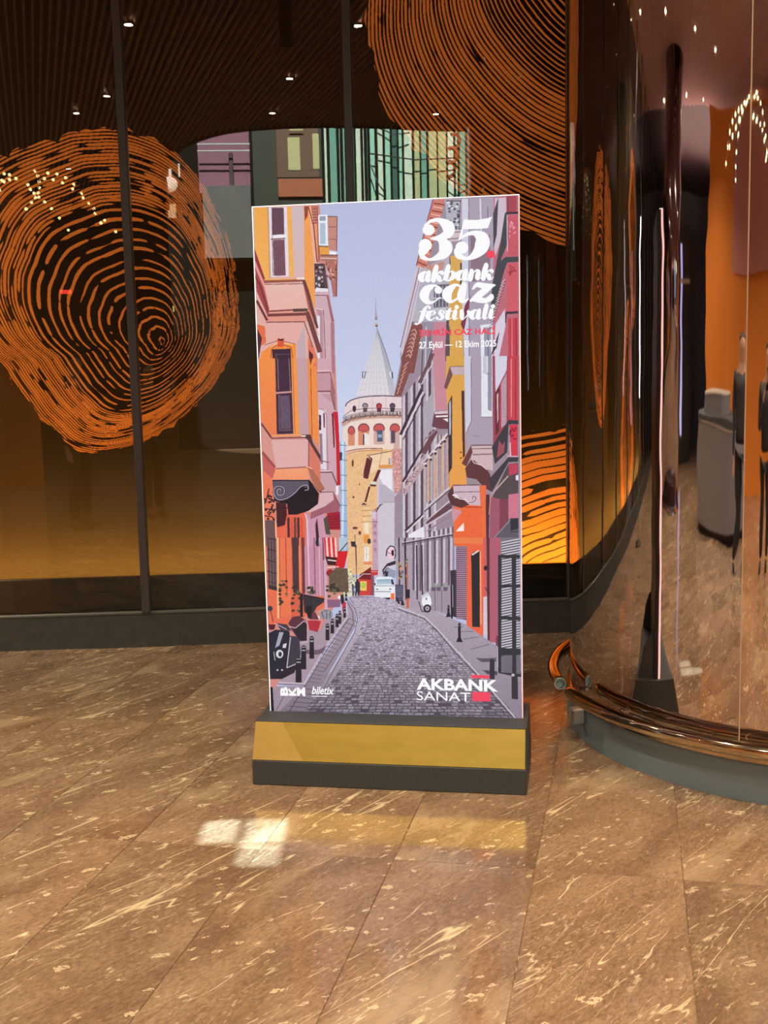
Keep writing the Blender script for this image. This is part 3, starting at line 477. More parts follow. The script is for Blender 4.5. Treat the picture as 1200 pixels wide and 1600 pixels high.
    P((146, 58, 66), [40, 530, 130, 790, 128, 835, 48, 640]); P((226, 150, 140), [50, 640, 125, 838, 168, 1060, 60, 880], .05); P((160, 76, 76), [48, 700, 120, 870, 170, 1062, 158, 1120, 60, 900], .05); L((94, 44, 52), 7, [45, 770, 90, 850, 160, 1080])
    P((228, 184, 176), [128, 838, 458, 832, 500, 1050, 168, 1060], .04, (230, 178, 168)); P((176, 96, 88), [455, 830, 500, 1048, 582, 1220, 565, 1205, 560, 1100], .05)
    L((150, 86, 74), 22, [125, 820, 460, 806]); L((236, 172, 96), 10, [122, 803, 440, 794]); L((110, 66, 66), 26, [460, 806, 500, 920, 575, 1215]); L((110, 62, 62), 5, [130, 842, 458, 836]); P((240, 226, 216), [400, 782, 465, 780, 465, 800, 405, 802])
    P((232, 160, 140), [165, 1060, 500, 1048, 520, 1090, 160, 1120]); P((222, 150, 136), [160, 1090, 480, 1078, 520, 1160, 140, 1160]); L((124, 68, 70), 12, [165, 1072, 360, 1060, 490, 1052]); L((96, 70, 66), 26, [370, 1064, 495, 1060]); L((120, 66, 68), 24, [150, 1105, 475, 1094]); L((116, 70, 70), 40, [490, 1075, 600, 1420]); L((230, 150, 130), 7, [505, 1060, 590, 1280]); L((110, 60, 62), 7, [140, 1165, 465, 1160, 575, 1480])
    L((110, 56, 60), 20, [60, 980, 150, 1150])
    P((226, 172, 164), [138, 1172, 462, 1166, 500, 1290, 500, 1600, 400, 1600, 400, 1340, 120, 1350], .04); P((196, 168, 176), [405, 1340, 465, 1180, 490, 1600, 405, 1600], .03)
    P((224, 112, 76), [60, 1180, 130, 1200, 140, 1340, 70, 1380], .08); P((74, 48, 60), [66, 1220, 105, 1300, 75, 1500])
    P((240, 142, 70), [75, 1600, 100, 1420, 190, 1360, 395, 1350, 400, 1600], .06); L((150, 80, 60), 6, [165, 1600, 190, 1385, 260, 1345, 355, 1380, 385, 1600]); L((250, 176, 100), 9, [180, 1380, 260, 1330, 370, 1362]); L((150, 80, 66), 5, [125, 1360, 250, 1318, 390, 1350]); P((216, 90, 66), [235, 1305, 295, 1305, 290, 1375, 240, 1375]); P((66, 40, 44), [240, 1300, 265, 1312, 295, 1302, 280, 1322, 250, 1322])
    P((66, 46, 60), [190, 1395, 350, 1390, 356, 1600, 208, 1600], .06); L((130, 100, 110), 6, [228, 1430, 230, 1600]); L((110, 80, 92), 5, [215, 1440, 345, 1436])
    P((222, 120, 96), [498, 1290, 580, 1470, 585, 1600, 500, 1600], .06); P((84, 46, 54), [505, 1400, 540, 1440, 545, 1600, 512, 1600]); C((226, 120, 100), 540, 1400, 16, 22); C((216, 110, 96), 555, 1530, 16, 22)
    R(*C_)
    P((206, 166, 176), [575, 0, 690, 0, 735, 430, 770, 1100, 760, 1280, 620, 1280, 590, 700], .05)
    P((196, 150, 160), [578, 125, 690, 122, 722, 310, 722, 400, 580, 280], .04); L((124, 80, 88), 8, [575, 122, 688, 118, 725, 300]); L((236, 200, 206), 6, [575, 108, 690, 104]); L((110, 70, 78), 9, [578, 280, 690, 280, 728, 440]); L((220, 180, 186), 8, [578, 297, 690, 296]); P((160, 110, 118), [690, 125, 728, 320, 735, 450, 690, 290])
    P((226, 214, 222), [585, 430, 650, 440, 655, 950, 608, 940], .03); P((74, 40, 56), [592, 480, 608, 484, 610, 610, 592, 612]); P((150, 120, 138), [595, 640, 618, 640, 625, 900, 605, 900]); L((150, 110, 120), 5, [588, 430, 628, 436, 655, 480, 668, 980]); L((120, 80, 90), 7, [600, 870, 680, 888]); P((110, 60, 74), [628, 460, 640, 470, 642, 590, 630, 590])
    P((200, 40, 56), [716, 455, 752, 455, 765, 700, 775, 1080, 745, 1080, 735, 700], .07); P((116, 40, 56), [700, 470, 716, 460, 726, 760, 715, 760])
    P((200, 160, 168), [600, 985, 700, 982, 745, 1080, 740, 1140, 610, 1130], .04); L((110, 74, 84), 10, [598, 972, 702, 970, 760, 1110]); L((230, 206, 212), 7, [598, 960, 700, 958]); P((236, 232, 240), [735, 1085, 760, 1085, 755, 1165, 735, 1160])
    P((216, 176, 182), [600, 1150, 712, 1142, 720, 1200, 640, 1260, 520, 1310, 475, 1310, 590, 1230], .05); P((160, 96, 110), [712, 1145, 770, 1260, 760, 1310, 640, 1320, 560, 1360, 520, 1370, 520, 1315, 640, 1262, 718, 1205], .06); L((110, 66, 78), 6, [600, 1140, 712, 1138, 772, 1260])
    P((160, 40, 58), [660, 1320, 770, 1305, 775, 1460, 670, 1460], .08)
    for y in range(1340, 1460, 24): L((100, 26, 42), 5, [665, y+10, 772, y])
    P((238, 142, 76), [78, 0, 222, 0, 232, 645, 185, 660, 100, 530], .06, (236, 128, 84)); P((72, 50, 66), [218, 0, 352, 0, 372, 642, 232, 645], .08)
    L((150, 110, 116), 7, [240, 0, 246, 270]); L((150, 110, 116), 7, [335, 0, 348, 280]); L((206, 150, 150), 15, [222, 295, 358, 285]); L((140, 110, 120), 6, [250, 310, 255, 615, 360, 612]); P((104, 84, 104), [258, 320, 340, 316, 352, 600, 265, 604], .16)
    P((240, 152, 80), [352, 0, 402, 0, 425, 655, 378, 655], .07); L((180, 96, 60), 5, [365, 0, 388, 650]); P((196, 158, 164), [400, 0, 492, 0, 502, 650, 424, 658], .03); P((236, 142, 78), [492, 0, 568, 0, 592, 745, 510, 650], .07); L((160, 76, 60), 6, [520, 80, 532, 680]); P((110, 60, 60), [508, 0, 535, 0, 520, 60]); C((226, 120, 100), 560, 50, 16, 20)
    P((212, 150, 140), [100, 560, 185, 695, 222, 930, 112, 790], .05); P((222, 172, 170), [185, 694, 500, 688, 500, 925, 225, 935], .04); P((214, 122, 104), [502, 690, 600, 880, 606, 1080, 505, 930], .05)
    L((122, 66, 66), 16, [100, 555, 185, 675]); L((240, 160, 96), 13, [190, 660, 440, 652]); L((128, 70, 66), 10, [185, 682, 480, 672]); P((90, 60, 60), [440, 650, 520, 648, 540, 720, 606, 830, 606, 880, 500, 700]); P((240, 226, 216), [440, 655, 480, 655, 478, 668, 440, 668]); L((110, 62, 66), 6, [504, 700, 502, 925])
    L((160, 80, 80), 26, [108, 800, 215, 930]); P((240, 160, 118), [222, 945, 500, 935, 508, 1030, 190, 1034, 195, 1000], .04, (242, 150, 110)); P((196, 100, 96), [112, 830, 222, 945, 192, 1028, 115, 950], .06); L((140, 80, 66), 7, [225, 940, 480, 925]); P((176, 108, 86), [480, 920, 530, 935, 636, 1100, 600, 1140, 530, 1040, 505, 960], .08); L((250, 190, 160), 8, [485, 922, 535, 940]); L((110, 60, 60), 6, [505, 1035, 600, 1140, 636, 1105])
    R(*E_); P((228, 112, 84), [124, 0, 600, 0, 610, 560, 440, 640, 430, 700, 300, 720, 150, 700], .08); P((196, 140, 160), [430, 0, 608, 0, 620, 470, 450, 470], .08)
    R(*C_); P((232, 122, 90), [112, 950, 190, 1030, 230, 1600, 118, 1600], .07); P((226, 104, 82), [225, 1220, 480, 1300, 480, 1600, 228, 1600], .09); P((204, 150, 172), [480, 1310, 520, 1370, 640, 1320, 680, 1600, 480, 1600], .07)
    P((40, 34, 40), [195, 1036, 508, 1036, 590, 1150, 582, 1240, 500, 1300, 400, 1332, 330, 1332, 320, 1240, 210, 1215], .03); P((96, 88, 104), [200, 1045, 500, 1045, 510, 1110, 440, 1090, 360, 1160, 280, 1215, 205, 1190])
    for w, c in ((16, (50, 44, 52)), (8, (176, 166, 186))): K.S(c, [(265, 1135, w*.6), (262, 1112, w), (235, 1125, w), (245, 1165, w), (290, 1155, w), (290, 1105, w), (235, 1090, w), (205, 1130, w), (235, 1200, w), (310, 1195, w), (380, 1150, w), (440, 1090, w), (490, 1080, w), (500, 1115, w), (470, 1125, w*.7)], 8)
    P((74, 40, 44), [225, 1225, 310, 1230, 318, 1330, 300, 1420, 235, 1440], .1)
    for q in ([130, 1240, 150, 1180, 165, 1110], [130, 1280, 200, 1290, 300, 1270, 345, 1280], [150, 1320, 175, 1290, 220, 1300], [125, 1340, 190, 1350, 240, 1400]): L((52, 36, 44), 9, q)
    for i in range(22): C((56, 40, 46), rg.randint(130, 210), rg.randint(1170, 1380), 9, 9)
    P((110, 84, 86), [132, 1380, 215, 1380, 222, 1600, 140, 1600], .12); L((250, 196, 150), 10, [222, 1370, 228, 1600])
    for i in range(5): P([(84, 50, 48), (214, 90, 70), (110, 66, 60)][i % 3], [320+i*28, 1360, 340+i*28, 1350, 345+i*28, 1600, 325+i*28, 1600], .15)
    P((72, 44, 54), [560, 1420, 575, 1360, 600, 1600, 570, 1600]); L((236, 220, 230), 7, [470, 1320, 490, 1380, 500, 1600]); P((84, 80, 70), [630, 1370, 660, 1340, 690, 1500, 650, 1500], .2)
    # street level, left
    R(*E_)
    P((112, 88, 92), [138, 0, 215, 0, 222, 400, 150, 385], .1)
    for x in (150, 175, 198): L((50, 40, 46), 5, [x, 0, x+8, 390])
    for y in (10, 100, 190, 280, 360): L((50, 40, 46), 5, [140, y-10, 220, y+12])
    P((64, 52, 58), [150, 380, 222, 398, 222, 430, 152, 412]); P((232, 120, 84), [240, 0, 330, 0, 335, 620, 246, 640], .06); L((246, 178, 130), 20, [226, 0, 232, 650]); L((150, 70, 50), 5, [240, 0, 246, 650]); L((170, 60, 50), 6, [290, 0, 300, 480])
    P((80, 58, 62), [340, 0, 392, 0, 400, 470, 350, 440], .15); L((236, 150, 110), 9, [402, 0, 410, 440]); P((110, 60, 66), [418, 0, 440, 0, 448, 450, 425, 450], .15); P((214, 100, 80), [330, 480, 420, 470, 425, 640, 335, 640], .05)
    L((236, 200, 214), 9, [470, 0, 482, 440]); L((150, 92, 116), 9, [520, 0, 530, 460]); L((230, 190, 210), 6, [560, 0, 570, 470]); L((110, 70, 90), 10, [590, 0, 605, 470]); C((60, 50, 60), 545, 40, 14, 30); P((206, 168, 188), [595, 180, 620, 180, 630, 600, 606, 600], .04)
    P((216, 56, 62), [598, 0, 690, 0, 722, 170, 612, 150], .06)
    for x in (625, 660, 695): P((246, 206, 196), [x-12, 0, x+2, 0, x+14, 160, x-4, 156])
    P((70, 36, 44), [610, 150, 720, 165, 715, 225, 630, 220], .1); L((240, 220, 220), 10, [630, 180, 710, 190]); P((212, 40, 50), [715, 112, 792, 108, 765, 240, 725, 262, 690, 240], .05); L((250, 240, 240), 6, [625, 240, 720, 235]); C((150, 46, 54), 650, 285, 32, 30)
    P((180, 196, 210), [720, 0, 790, 0, 780, 100, 722, 110]); L((52, 46, 54), 7, [790, 40, 722, 120]); P((60, 54, 62), [815, 35, 855, 35, 850, 75, 825, 70]); L((70, 54, 54), 6, [858, 60, 862, 330])
    P((104, 86, 74), [640, 300, 700, 240, 790, 250, 800, 440, 640, 440], .25)
    for i in range(70):
        x, yy = [(rg.randint(625, 715), rg.randint(370, 480)), (rg.randint(330, 420), rg.randint(360, 600)), (rg.randint(240, 300), rg.randint(350, 560)), (rg.randint(470, 520), rg.randint(400, 460))][i % 4]
        C([(58, 60, 50), (96, 104, 76), (60, 44, 46)][i % 3], x, yy, 13, 10, .2, .85)
    P((140, 100, 128), [625, 500, 735, 500, 730, 560, 630, 565], .04); P((60, 54, 62), [430, 455, 600, 490, 600, 520, 540, 560, 500, 640, 440, 600], .1); P((44, 40, 46), [405, 450, 430, 450, 430, 640, 408, 640]); L((40, 34, 40), 7, [440, 465, 605, 495])
    C((150, 146, 158), 620, 620, 52, 42, .3); L((70, 62, 72), 5, [580, 600, 600, 655]); L((70, 62, 72), 5, [620, 585, 622, 660]); L((70, 62, 72), 5, [650, 590, 648, 655]); C((226, 222, 230), 555, 650, 10, 22)
    P((176, 56, 68), [468, 668, 578, 668, 548, 762, 482, 745], .06); L((232, 130, 140), 10, [468, 668, 520, 655, 578, 672]); P((110, 62, 66), [480, 620, 530, 600, 560, 660, 480, 660], .1); P((44, 38, 44), [455, 560, 500, 540, 500, 650, 470, 650])
    P((196, 60, 72), [745, 520, 778, 520, 772, 620, 748, 600]); P((60, 46, 54), [730, 470, 755, 450, 765, 520, 740, 540]); C((238, 234, 240), 722, 480, 12, 14)
    P((50, 42, 52), [150, 1140, 165, 1040, 390, 1010, 360, 1090, 260, 1140])
    P((46, 46, 60), [155, 770, 210, 742, 320, 752, 330, 860, 300, 1060, 215, 1090, 200, 1135, 158, 1135], .05); P((66, 62, 76), [320, 790, 400, 800, 412, 940, 390, 1010, 300, 1040], .06); L((206, 196, 206), 8, [330, 800, 300, 1050, 390, 1012]); P((170, 166, 184), [240, 760, 275, 765, 240, 870, 205, 890]); P((214, 210, 222), [270, 860, 300, 850, 292, 890, 265, 890])
    P((92, 54, 66), [312, 690, 345, 640, 400, 632, 455, 670, 470, 720, 462, 830, 400, 830, 340, 745], .06); P((52, 44, 54), [350, 740, 440, 680, 468, 720, 462, 830, 410, 835], .06); L((206, 170, 180), 8, [318, 715, 370, 730, 440, 670, 466, 690, 466, 840, 410, 850]); P((72, 60, 74), [215, 690, 300, 700, 340, 750, 250, 745], .1); L((206, 190, 200), 6, [200, 690, 300, 740]); C((60, 60, 76), 165, 572, 20, 22); L((50, 40, 48), 5, [170, 590, 190, 680]); P((90, 40, 50), [150, 700, 210, 700, 200, 740, 160, 745])
    C((220, 216, 218), 242, 938, 30, 34); C((60, 56, 66), 246, 940, 14, 20); C((236, 190, 130), 392, 1010, 20, 20); L((226, 222, 230), 5, [195, 920, 205, 990]); C((200, 190, 200), 225, 1068, 8, 8); C((200, 190, 200), 262, 1068, 8, 8)
    for x, y0, y1, w in ((395, 965, 1168, 44), (436, 870, 1062, 38), (501, 795, 976, 34), (628, 695, 828, 28), (667, 655, 772, 26), (705, 615, 722, 22), (728, 590, 694, 20), (766, 560, 645, 18), (778, 440, 510, 16)):
        P((46, 42, 50), [x-w/2, y0+12, x-w*.3, y0, x+w*.3, y0, x+w/2, y0+12, x+w*.55, y1, x-w*.55, y1], .06); L((210, 204, 212), 5, [x-w*.4, y0+14, x+w*.4, y0+14]); P((190, 186, 196), [x-w*.4, y0+34, x+w*.4, y0+34, x+w*.4, y0+46, x-w*.4, y0+46], a=.8)
    P((36, 32, 38), [162, 1205, 185, 1205, 200, 1450, 170, 1450]); C((30, 28, 34), 180, 1450, 24, 24)
    # scooter, boards and posts on the right
    R(*H_); P((88, 84, 104), [694, 1322, 772, 1326, 768, 1480, 700, 1482], .08)
    for yy in range(1345, 1440, 18): L((150, 146, 168), 3, [702, yy, 764, yy+2])
    P((44, 38, 46), [700, 1440, 712, 1440, 742, 1500, 724, 1502]); P((44, 38, 46), [755, 1470, 768, 1470, 782, 1515, 750, 1515]); L((176, 108, 90), 13, [806, 1120, 808, 1400]); P((206, 96, 70), [800, 1440, 824, 1440, 822, 1545, 802, 1540]); P((50, 44, 54), [790, 1370, 832, 1370, 830, 1450, 792, 1450]); L((60, 50, 60), 8, [784, 900, 792, 1380])
    P((236, 236, 240), [945, 1440, 975, 1405, 1020, 1430, 1035, 1500, 1020, 1520, 960, 1530, 940, 1500]); P((206, 206, 216), [930, 1430, 1000, 1395, 1015, 1420, 950, 1445]); L((60, 54, 64), 8, [915, 1480, 940, 1570, 980, 1575]); C((50, 46, 54), 993, 1545, 36, 38); C((176, 174, 184), 993, 1545, 20, 22); C((70, 66, 76), 993, 1545, 7, 8); C((150, 150, 160), 985, 1455, 10, 12); L((176, 176, 186), 6, [960, 1375, 985, 1400])
    R(*F_)
    for x, y0, y1, w in ((608, 690, 842, 26), (520, 545, 640, 20)): P((46, 42, 52), [x-w*.4, y0+10, x, y0-8, x+w*.4, y0+10, x+w*.4, y1-40, x+w, y1, x-w, y1, x-w*.4, y1-40], .05); L((150, 146, 160), 4, [x-w*.4, y0+20, x+w*.4, y0+20])
    P((58, 54, 64), [852, 990, 870, 975, 890, 990, 892, 1142, 852, 1140], .05); P((60, 56, 66), [1028, 1115, 1040, 1100, 1068, 1100, 1078, 1115, 1080, 1305, 1030, 1300], .05); C((190, 186, 198), 1040, 1108, 14, 12)
    L((206, 194, 206), 9, [120, 560, 330, 640, 430, 735, 560, 885, 745, 1085, 900, 1270, 1090, 1490]); L((88, 76, 92), 7, [110, 575, 325, 655, 420, 745, 550, 900, 735, 1100, 890, 1285, 1080, 1500]); L((104, 92, 108), 4, [350, 750, 450, 850, 520, 990, 600, 1090])
    # soft darkening of the sheet towards its foot is the sheet's own print
    # ---- white lettering
    W_ = (250, 250, 252); R(*B_); S = K.S
    C(W_, 380, 378, 52, 48); S(W_, [(352, 340, 24), (400, 302, 26), (470, 296, 40), (545, 350, 100), (545, 405, 84), (480, 440, 46), (400, 452, 14)])
    S(W_, [(400, 452, 14), (475, 462, 40), (525, 520, 112), (510, 575, 90), (455, 612, 50), (390, 630, 22), (330, 606, 40), (318, 560, 52)]); C(W_, 352, 508, 56, 54); P(W_, [300, 500, 350, 460, 395, 500, 380, 560, 330, 610, 298, 580], 0)
    P(W_, [684, 285, 722, 292, 800, 292, 880, 278, 922, 265, 885, 362, 800, 370, 672, 372, 668, 430, 640, 470, 632, 468], 0)
    S(W_, [(640, 462, 10), (700, 420, 26), (770, 404, 40), (836, 450, 108), (832, 520, 116), (780, 585, 70), (710, 622, 28), (640, 600, 52), (630, 560, 70)]); C(W_, 664, 528, 56, 52); C((244, 74, 92), 908, 586, 34)
    G = {'a': (1.18, [[(.78, .85, .08), (.5, 1, .14), (.2, .62, .42), (.22, .3, .4), (.42, .03, .14), (.75, .3, .08)], [(.85, 1.0, .26), (.82, .6, .36), (.82, .22, .34), (.95, .04, .14), (1.15, .2, .05)]]),
         'k': (1.12, [[(.1, 1.45, .08), (.28, 1.5, .3), (.22, .9, .36), (.2, .1, .36)], [(.35, .5, .08), (.6, .9, .12), (.85, .98, .16)], [(.88, .86, .28), (.9, .84, .28)], [(.4, .52, .16), (.65, .4, .32), (.75, .1, .28), (.98, .05, .1), (1.12, .25, .05)]]),
         'b': (1.1, [[(.1, 1.45, .08), (.28, 1.5, .3), (.22, .9, .36), (.2, .2, .32)], [(.2, .15, .14), (.5, 0, .12), (.86, .4, .36), (.86, .68, .36), (.62, .98, .12), (.34, .7, .06)]]),
         'n': (1.2, [[(.05, .9, .06), (.22, .95, .28), (.22, .5, .36), (.2, .05, .34)], [(.34, .6, .06), (.62, .97, .14), (.85, .85, .3), (.86, .5, .36), (.84, .18, .3), (.98, .03, .1), (1.15, .2, .05)]]),
         'c': (1.0, [[(.76, .74, .34), (.78, .73, .34)], [(.84, .84, .08), (.6, 1, .1), (.28, .78, .36), (.2, .4, .42), (.36, .08, .26), (.6, .02, .1), (.9, .3, .05)]]),
         'z': (1.05, [[(.08, .72, .07), (.25, .98, .2), (.6, .9, .26), (1.0, .95, .1)], [(.95, .95, .12), (.5, .5, .3), (.08, .05, .12)], [(.08, .1, .1), (.4, .12, .28), (.7, .05, .22), (.92, .2, .26), (.95, .32, .2)]]),
         'f': (.62, [[(.82, 1.38, .24), (.83, 1.37, .24)], [(.88, 1.48, .06), (.66, 1.58, .08), (.42, 1.2, .28), (.32, .6, .34), (.22, 0, .3), (0, -.42, .1), (-.18, -.4, .2)], [(.02, .95, .1), (.7, .95, .1)]]),
         'e': (.95, [[(.3, .5, .06), (.62, .58, .08), (.78, .8, .2), (.6, 1, .08), (.28, .78, .34), (.2, .4, .4), (.36, .06, .2), (.6, .02, .1), (.88, .3, .05)]]),
         's': (.82, [[(.7, .78, .2), (.62, .98, .08), (.36, .96, .16), (.3, .74, .26), (.6, .4, .3), (.55, .12, .2), (.3, .02, .08), (.12, .2, .24)]]),
         't': (.66, [[(.42, 1.3, .06), (.3, .95, .3), (.24, .5, .36), (.24, .2, .32), (.38, .03, .12), (.62, .22, .05)], [(0, .95, .09), (.6, .95, .09)]]),
         'i': (.6, [[(.05, .85, .06), (.24, .95, .28), (.22, .5, .36), (.22, .2, .32), (.38, .03, .12), (.6, .22, .05)], [(.3, 1.36, .34), (.31, 1.36, .34)]]),
         'v': (1.0, [[(.05, .85, .06), (.22, .95, .26), (.3, .5, .36), (.36, .08, .26), (.5, .05, .1), (.82, .5, .1), (.86, .84, .26)]]),
         'l': (.58, [[(.1, 1.45, .08), (.28, 1.5, .3), (.24, .9, .36), (.22, .2, .32), (.38, .03, .12), (.6, .22, .05)]])}
    def word(txt, x0, x1, yb, yb1, xh, fat=1.0):
        tot = sum(G[c][0] for c in txt); k = (x1-x0)/tot; x = x0
        for ch in txt:
            for st in G[ch][1]:
                S(W_, [(x+px*k+py*xh*.16-6, yb+(yb1-yb)*(x-x0)/(x1-x0)-py*xh, w*fat*min(k, xh*1.15)) for px, py, w in st], 7)
            x += G[ch][0]*k
    word('akbank', 298, 935, 818, 795, 82, 1.3); word('caz', 300, 935, 998, 983, 146, 1.1); word('festivali', 300, 945, 1147, 1134, 78, 1.2)
    g = K.a/255.
    for ax in (0, 1): g = .25*np.roll(g, 1, ax)+.5*g+.25*np.roll(g, -1, ax)
    return np.clip(g, 0, 1)
# ================================================================ structure: floor
JU, JV = np.array([.977, -.213]), np.array([.213, .977]); TW, TL = .455, 1.23; U00, V00 = -.743, 3.44
tile_me = from_bm('marble_tile', box_bm(-TW/2+.0012, -TL/2+.0012, -.012, TW/2-.0012, TL/2-.0012, 0, bev=.0012)); tile_me.materials.append(M['marble'])
floor = box('floor', (-16.2, -9.2, -.25), (6.2, 7.6, -.004), M['grout'], kind='structure')
ang = math.atan2(JU[1], JU[0]); nt = 0
for j in range(-9, 12):
    for i in range(-22, 14):
        u = U00+(i+.5)*TW; v = V00+(j+.5)*TL-TL*0; x, y = JU*u+JV*v
        if -6.4 < x < 2.6 and -2.6 < y < 6.9 and nt < 300 and not (y < -.2 and x > -2) and not (x < -4.2 and y > 5.5):
            o = link('marble_tile', tile_me, None, floor); o.location = (x, y, 0); o.rotation_euler = (0, 0, ang); nt += 1
bm = box_bm(-16, -9.1, -.02, 6, 7.4, -.0035); link('floor_slab', from_bm('floor_slab', bm), M['marble'], floor)
# ---- ceiling with its curved edge, and slats
edge = [(-2.5, -9.0), (-2.2, -5.0), (-1.84, -3.24), (-1.58, -2.57), (-1.13, -1.95), (-.5, -1.67), (.05, -1.60), (.86, -1.66), (2.02, -1.86), (6.0, -1.9)]
ceil = prism('ceiling', [(-16, 7.6), (-16, -9)]+edge+[(6, 7.6)], ZC+.05, ZC+.25, M['ceiling'], kind='structure')
sd = np.array([.2, .98]); sd /= np.linalg.norm(sd); sp = np.array([sd[1], -sd[0]])
def inside(x, y):
    poly = [(-9, 7.4), (-9, -9)]+cs+[(6, 7.4)]; r = False
    for a, b in zip(poly, poly[1:]+poly[:1]):
        if (a[1] > y) != (b[1] > y) and x < (b[0]-a[0])*(y-a[1])/(b[1]-a[1])+a[0]: r = not r
    return r
def fascia(pts, th):
    L = []; Rr = []; p = [np.array(q, float) for q in pts]
    for i, q in enumerate(p):
        t = p[min(i+1, len(p)-1)]-p[max(i-1, 0)]; t /= np.linalg.norm(t); nn = np.array([-t[1], t[0]])*th; L.append(tuple(q)); Rr.append(tuple(q-nn))
    return L+Rr[::-1]
cs = []                                # smooth the edge curve
P_ = [np.array(q, float) for q in edge]
for i in range(len(P_)-1):
    a, b_, c_, d_ = P_[max(i-1, 0)], P_[i], P_[i+1], P_[min(i+2, len(P_)-1)]
    for t in np.linspace(0, 1, 5, endpoint=False): cs.append(tuple(.5*(2*b_+(c_-a)*t+(2*a-5*b_+4*c_-d_)*t*t+(3*b_-a-3*c_+d_)*t**3)))
cs.append(edge[-1])
prism('trim_30', fascia(cs, .05), ZC-.012, ZC+.27, M['dark_brown'], kind='structure', label='dark curved fascia along the ceiling edge')
n = 0
for k in range(-150, 150):
    o = sp*(k*.07)+np.array([-.6, 2.0]); ts = [t for t in np.arange(-13, 7, .06) if inside(*(o+sd*t))]
    if len(ts) < 6 or o[0]+sd[0]*ts[0] > 5.5: continue
    # longest run
    runs = []; st = ts[0]
    for a, b in zip(ts, ts[1:]+[99]):
        if b-a > .1: runs.append((st, a)); st = b
    t0, t1 = max(runs, key=lambda r: r[1]-r[0]); p = o+sd*t0; L = t1-t0
    if L < .5: continue
    link('ceiling_slat', from_bm('ceiling_slat', box_bm(-.009, 0, ZC, .009, L, ZC+.055)), M['slat'], ceil).location = (p[0], p[1], 0)
    ceil.children[-1].rotation_euler = (0, 0, -math.atan2(sd[0], sd[1])); n += 1
# ---- walls
box('wall_left', (-16.2, -9.2, -.02), (-16, 7.6, ZC+.25), M['dark_brown'], kind='structure')
box('wall_right', (6, -1.9, -.02), (6.2, 7.6, ZC+.25), M['brown_wall'], kind='structure')
box('wall_back', (-16, -9.2, -.02), (-2.5, -9, ZC+.25), M['dark_brown'], kind='structure')
prism('wall_rear', [(2.02, -1.9), (6.1, -1.95), (6.1, -2.1), (2.02, -2.06)], -.02, ZC+.25, M['dark_brown'], kind='structure')
prism('pavement_outside', [(-20, -9.2), (-2.5, -9.2), (-2.5, -9.0), (6.2, -9.1), (6.2, -2.0), (20, -2.0), (20, -30), (-20, -30)], -.3, -.012, mat('dark_paving', (.014, .014, .014), .9, spec=0), kind='structure')
# ---- glass wall
gbox('trim_1', -13.8, 8.2, 0, .46, -.01, .19, M['kerb'], kind='structure', label='dark grey kerb under the glass wall')
gbox('trim_2', -13.8, 8.2, -.004, .03, .19, .208, M['kerb_top'], kind='structure', label='paler ledge along the kerb top')
gbox('trim_3', -13.8, 8.2, .05, .085, .19, .405, M['black'], kind='structure', label='black plinth behind the glass')
s_m = [(.847-1.233*k) for k in range(-5, 12)]       # mullion places along the wall
bounds = sorted(s_m+[-13.8])
bays = list(zip(bounds, bounds[1:]+[8.2]))
for k, (a, b) in enumerate(bays):
    if b-a < .2: continue
    gbox('window_%d' % (k+1), a+.012, b-.012, 0.0, .012, .205, ZC+.02, M['glass'], kind='structure')
for k, s in enumerate(s_m):
    t = gbox('trim_%d' % (k+4), s-.024, s+.024, -.022, .035, .205, ZC+.02, M['mullion'], kind='structure', label='slim grey mullion between glass panes')
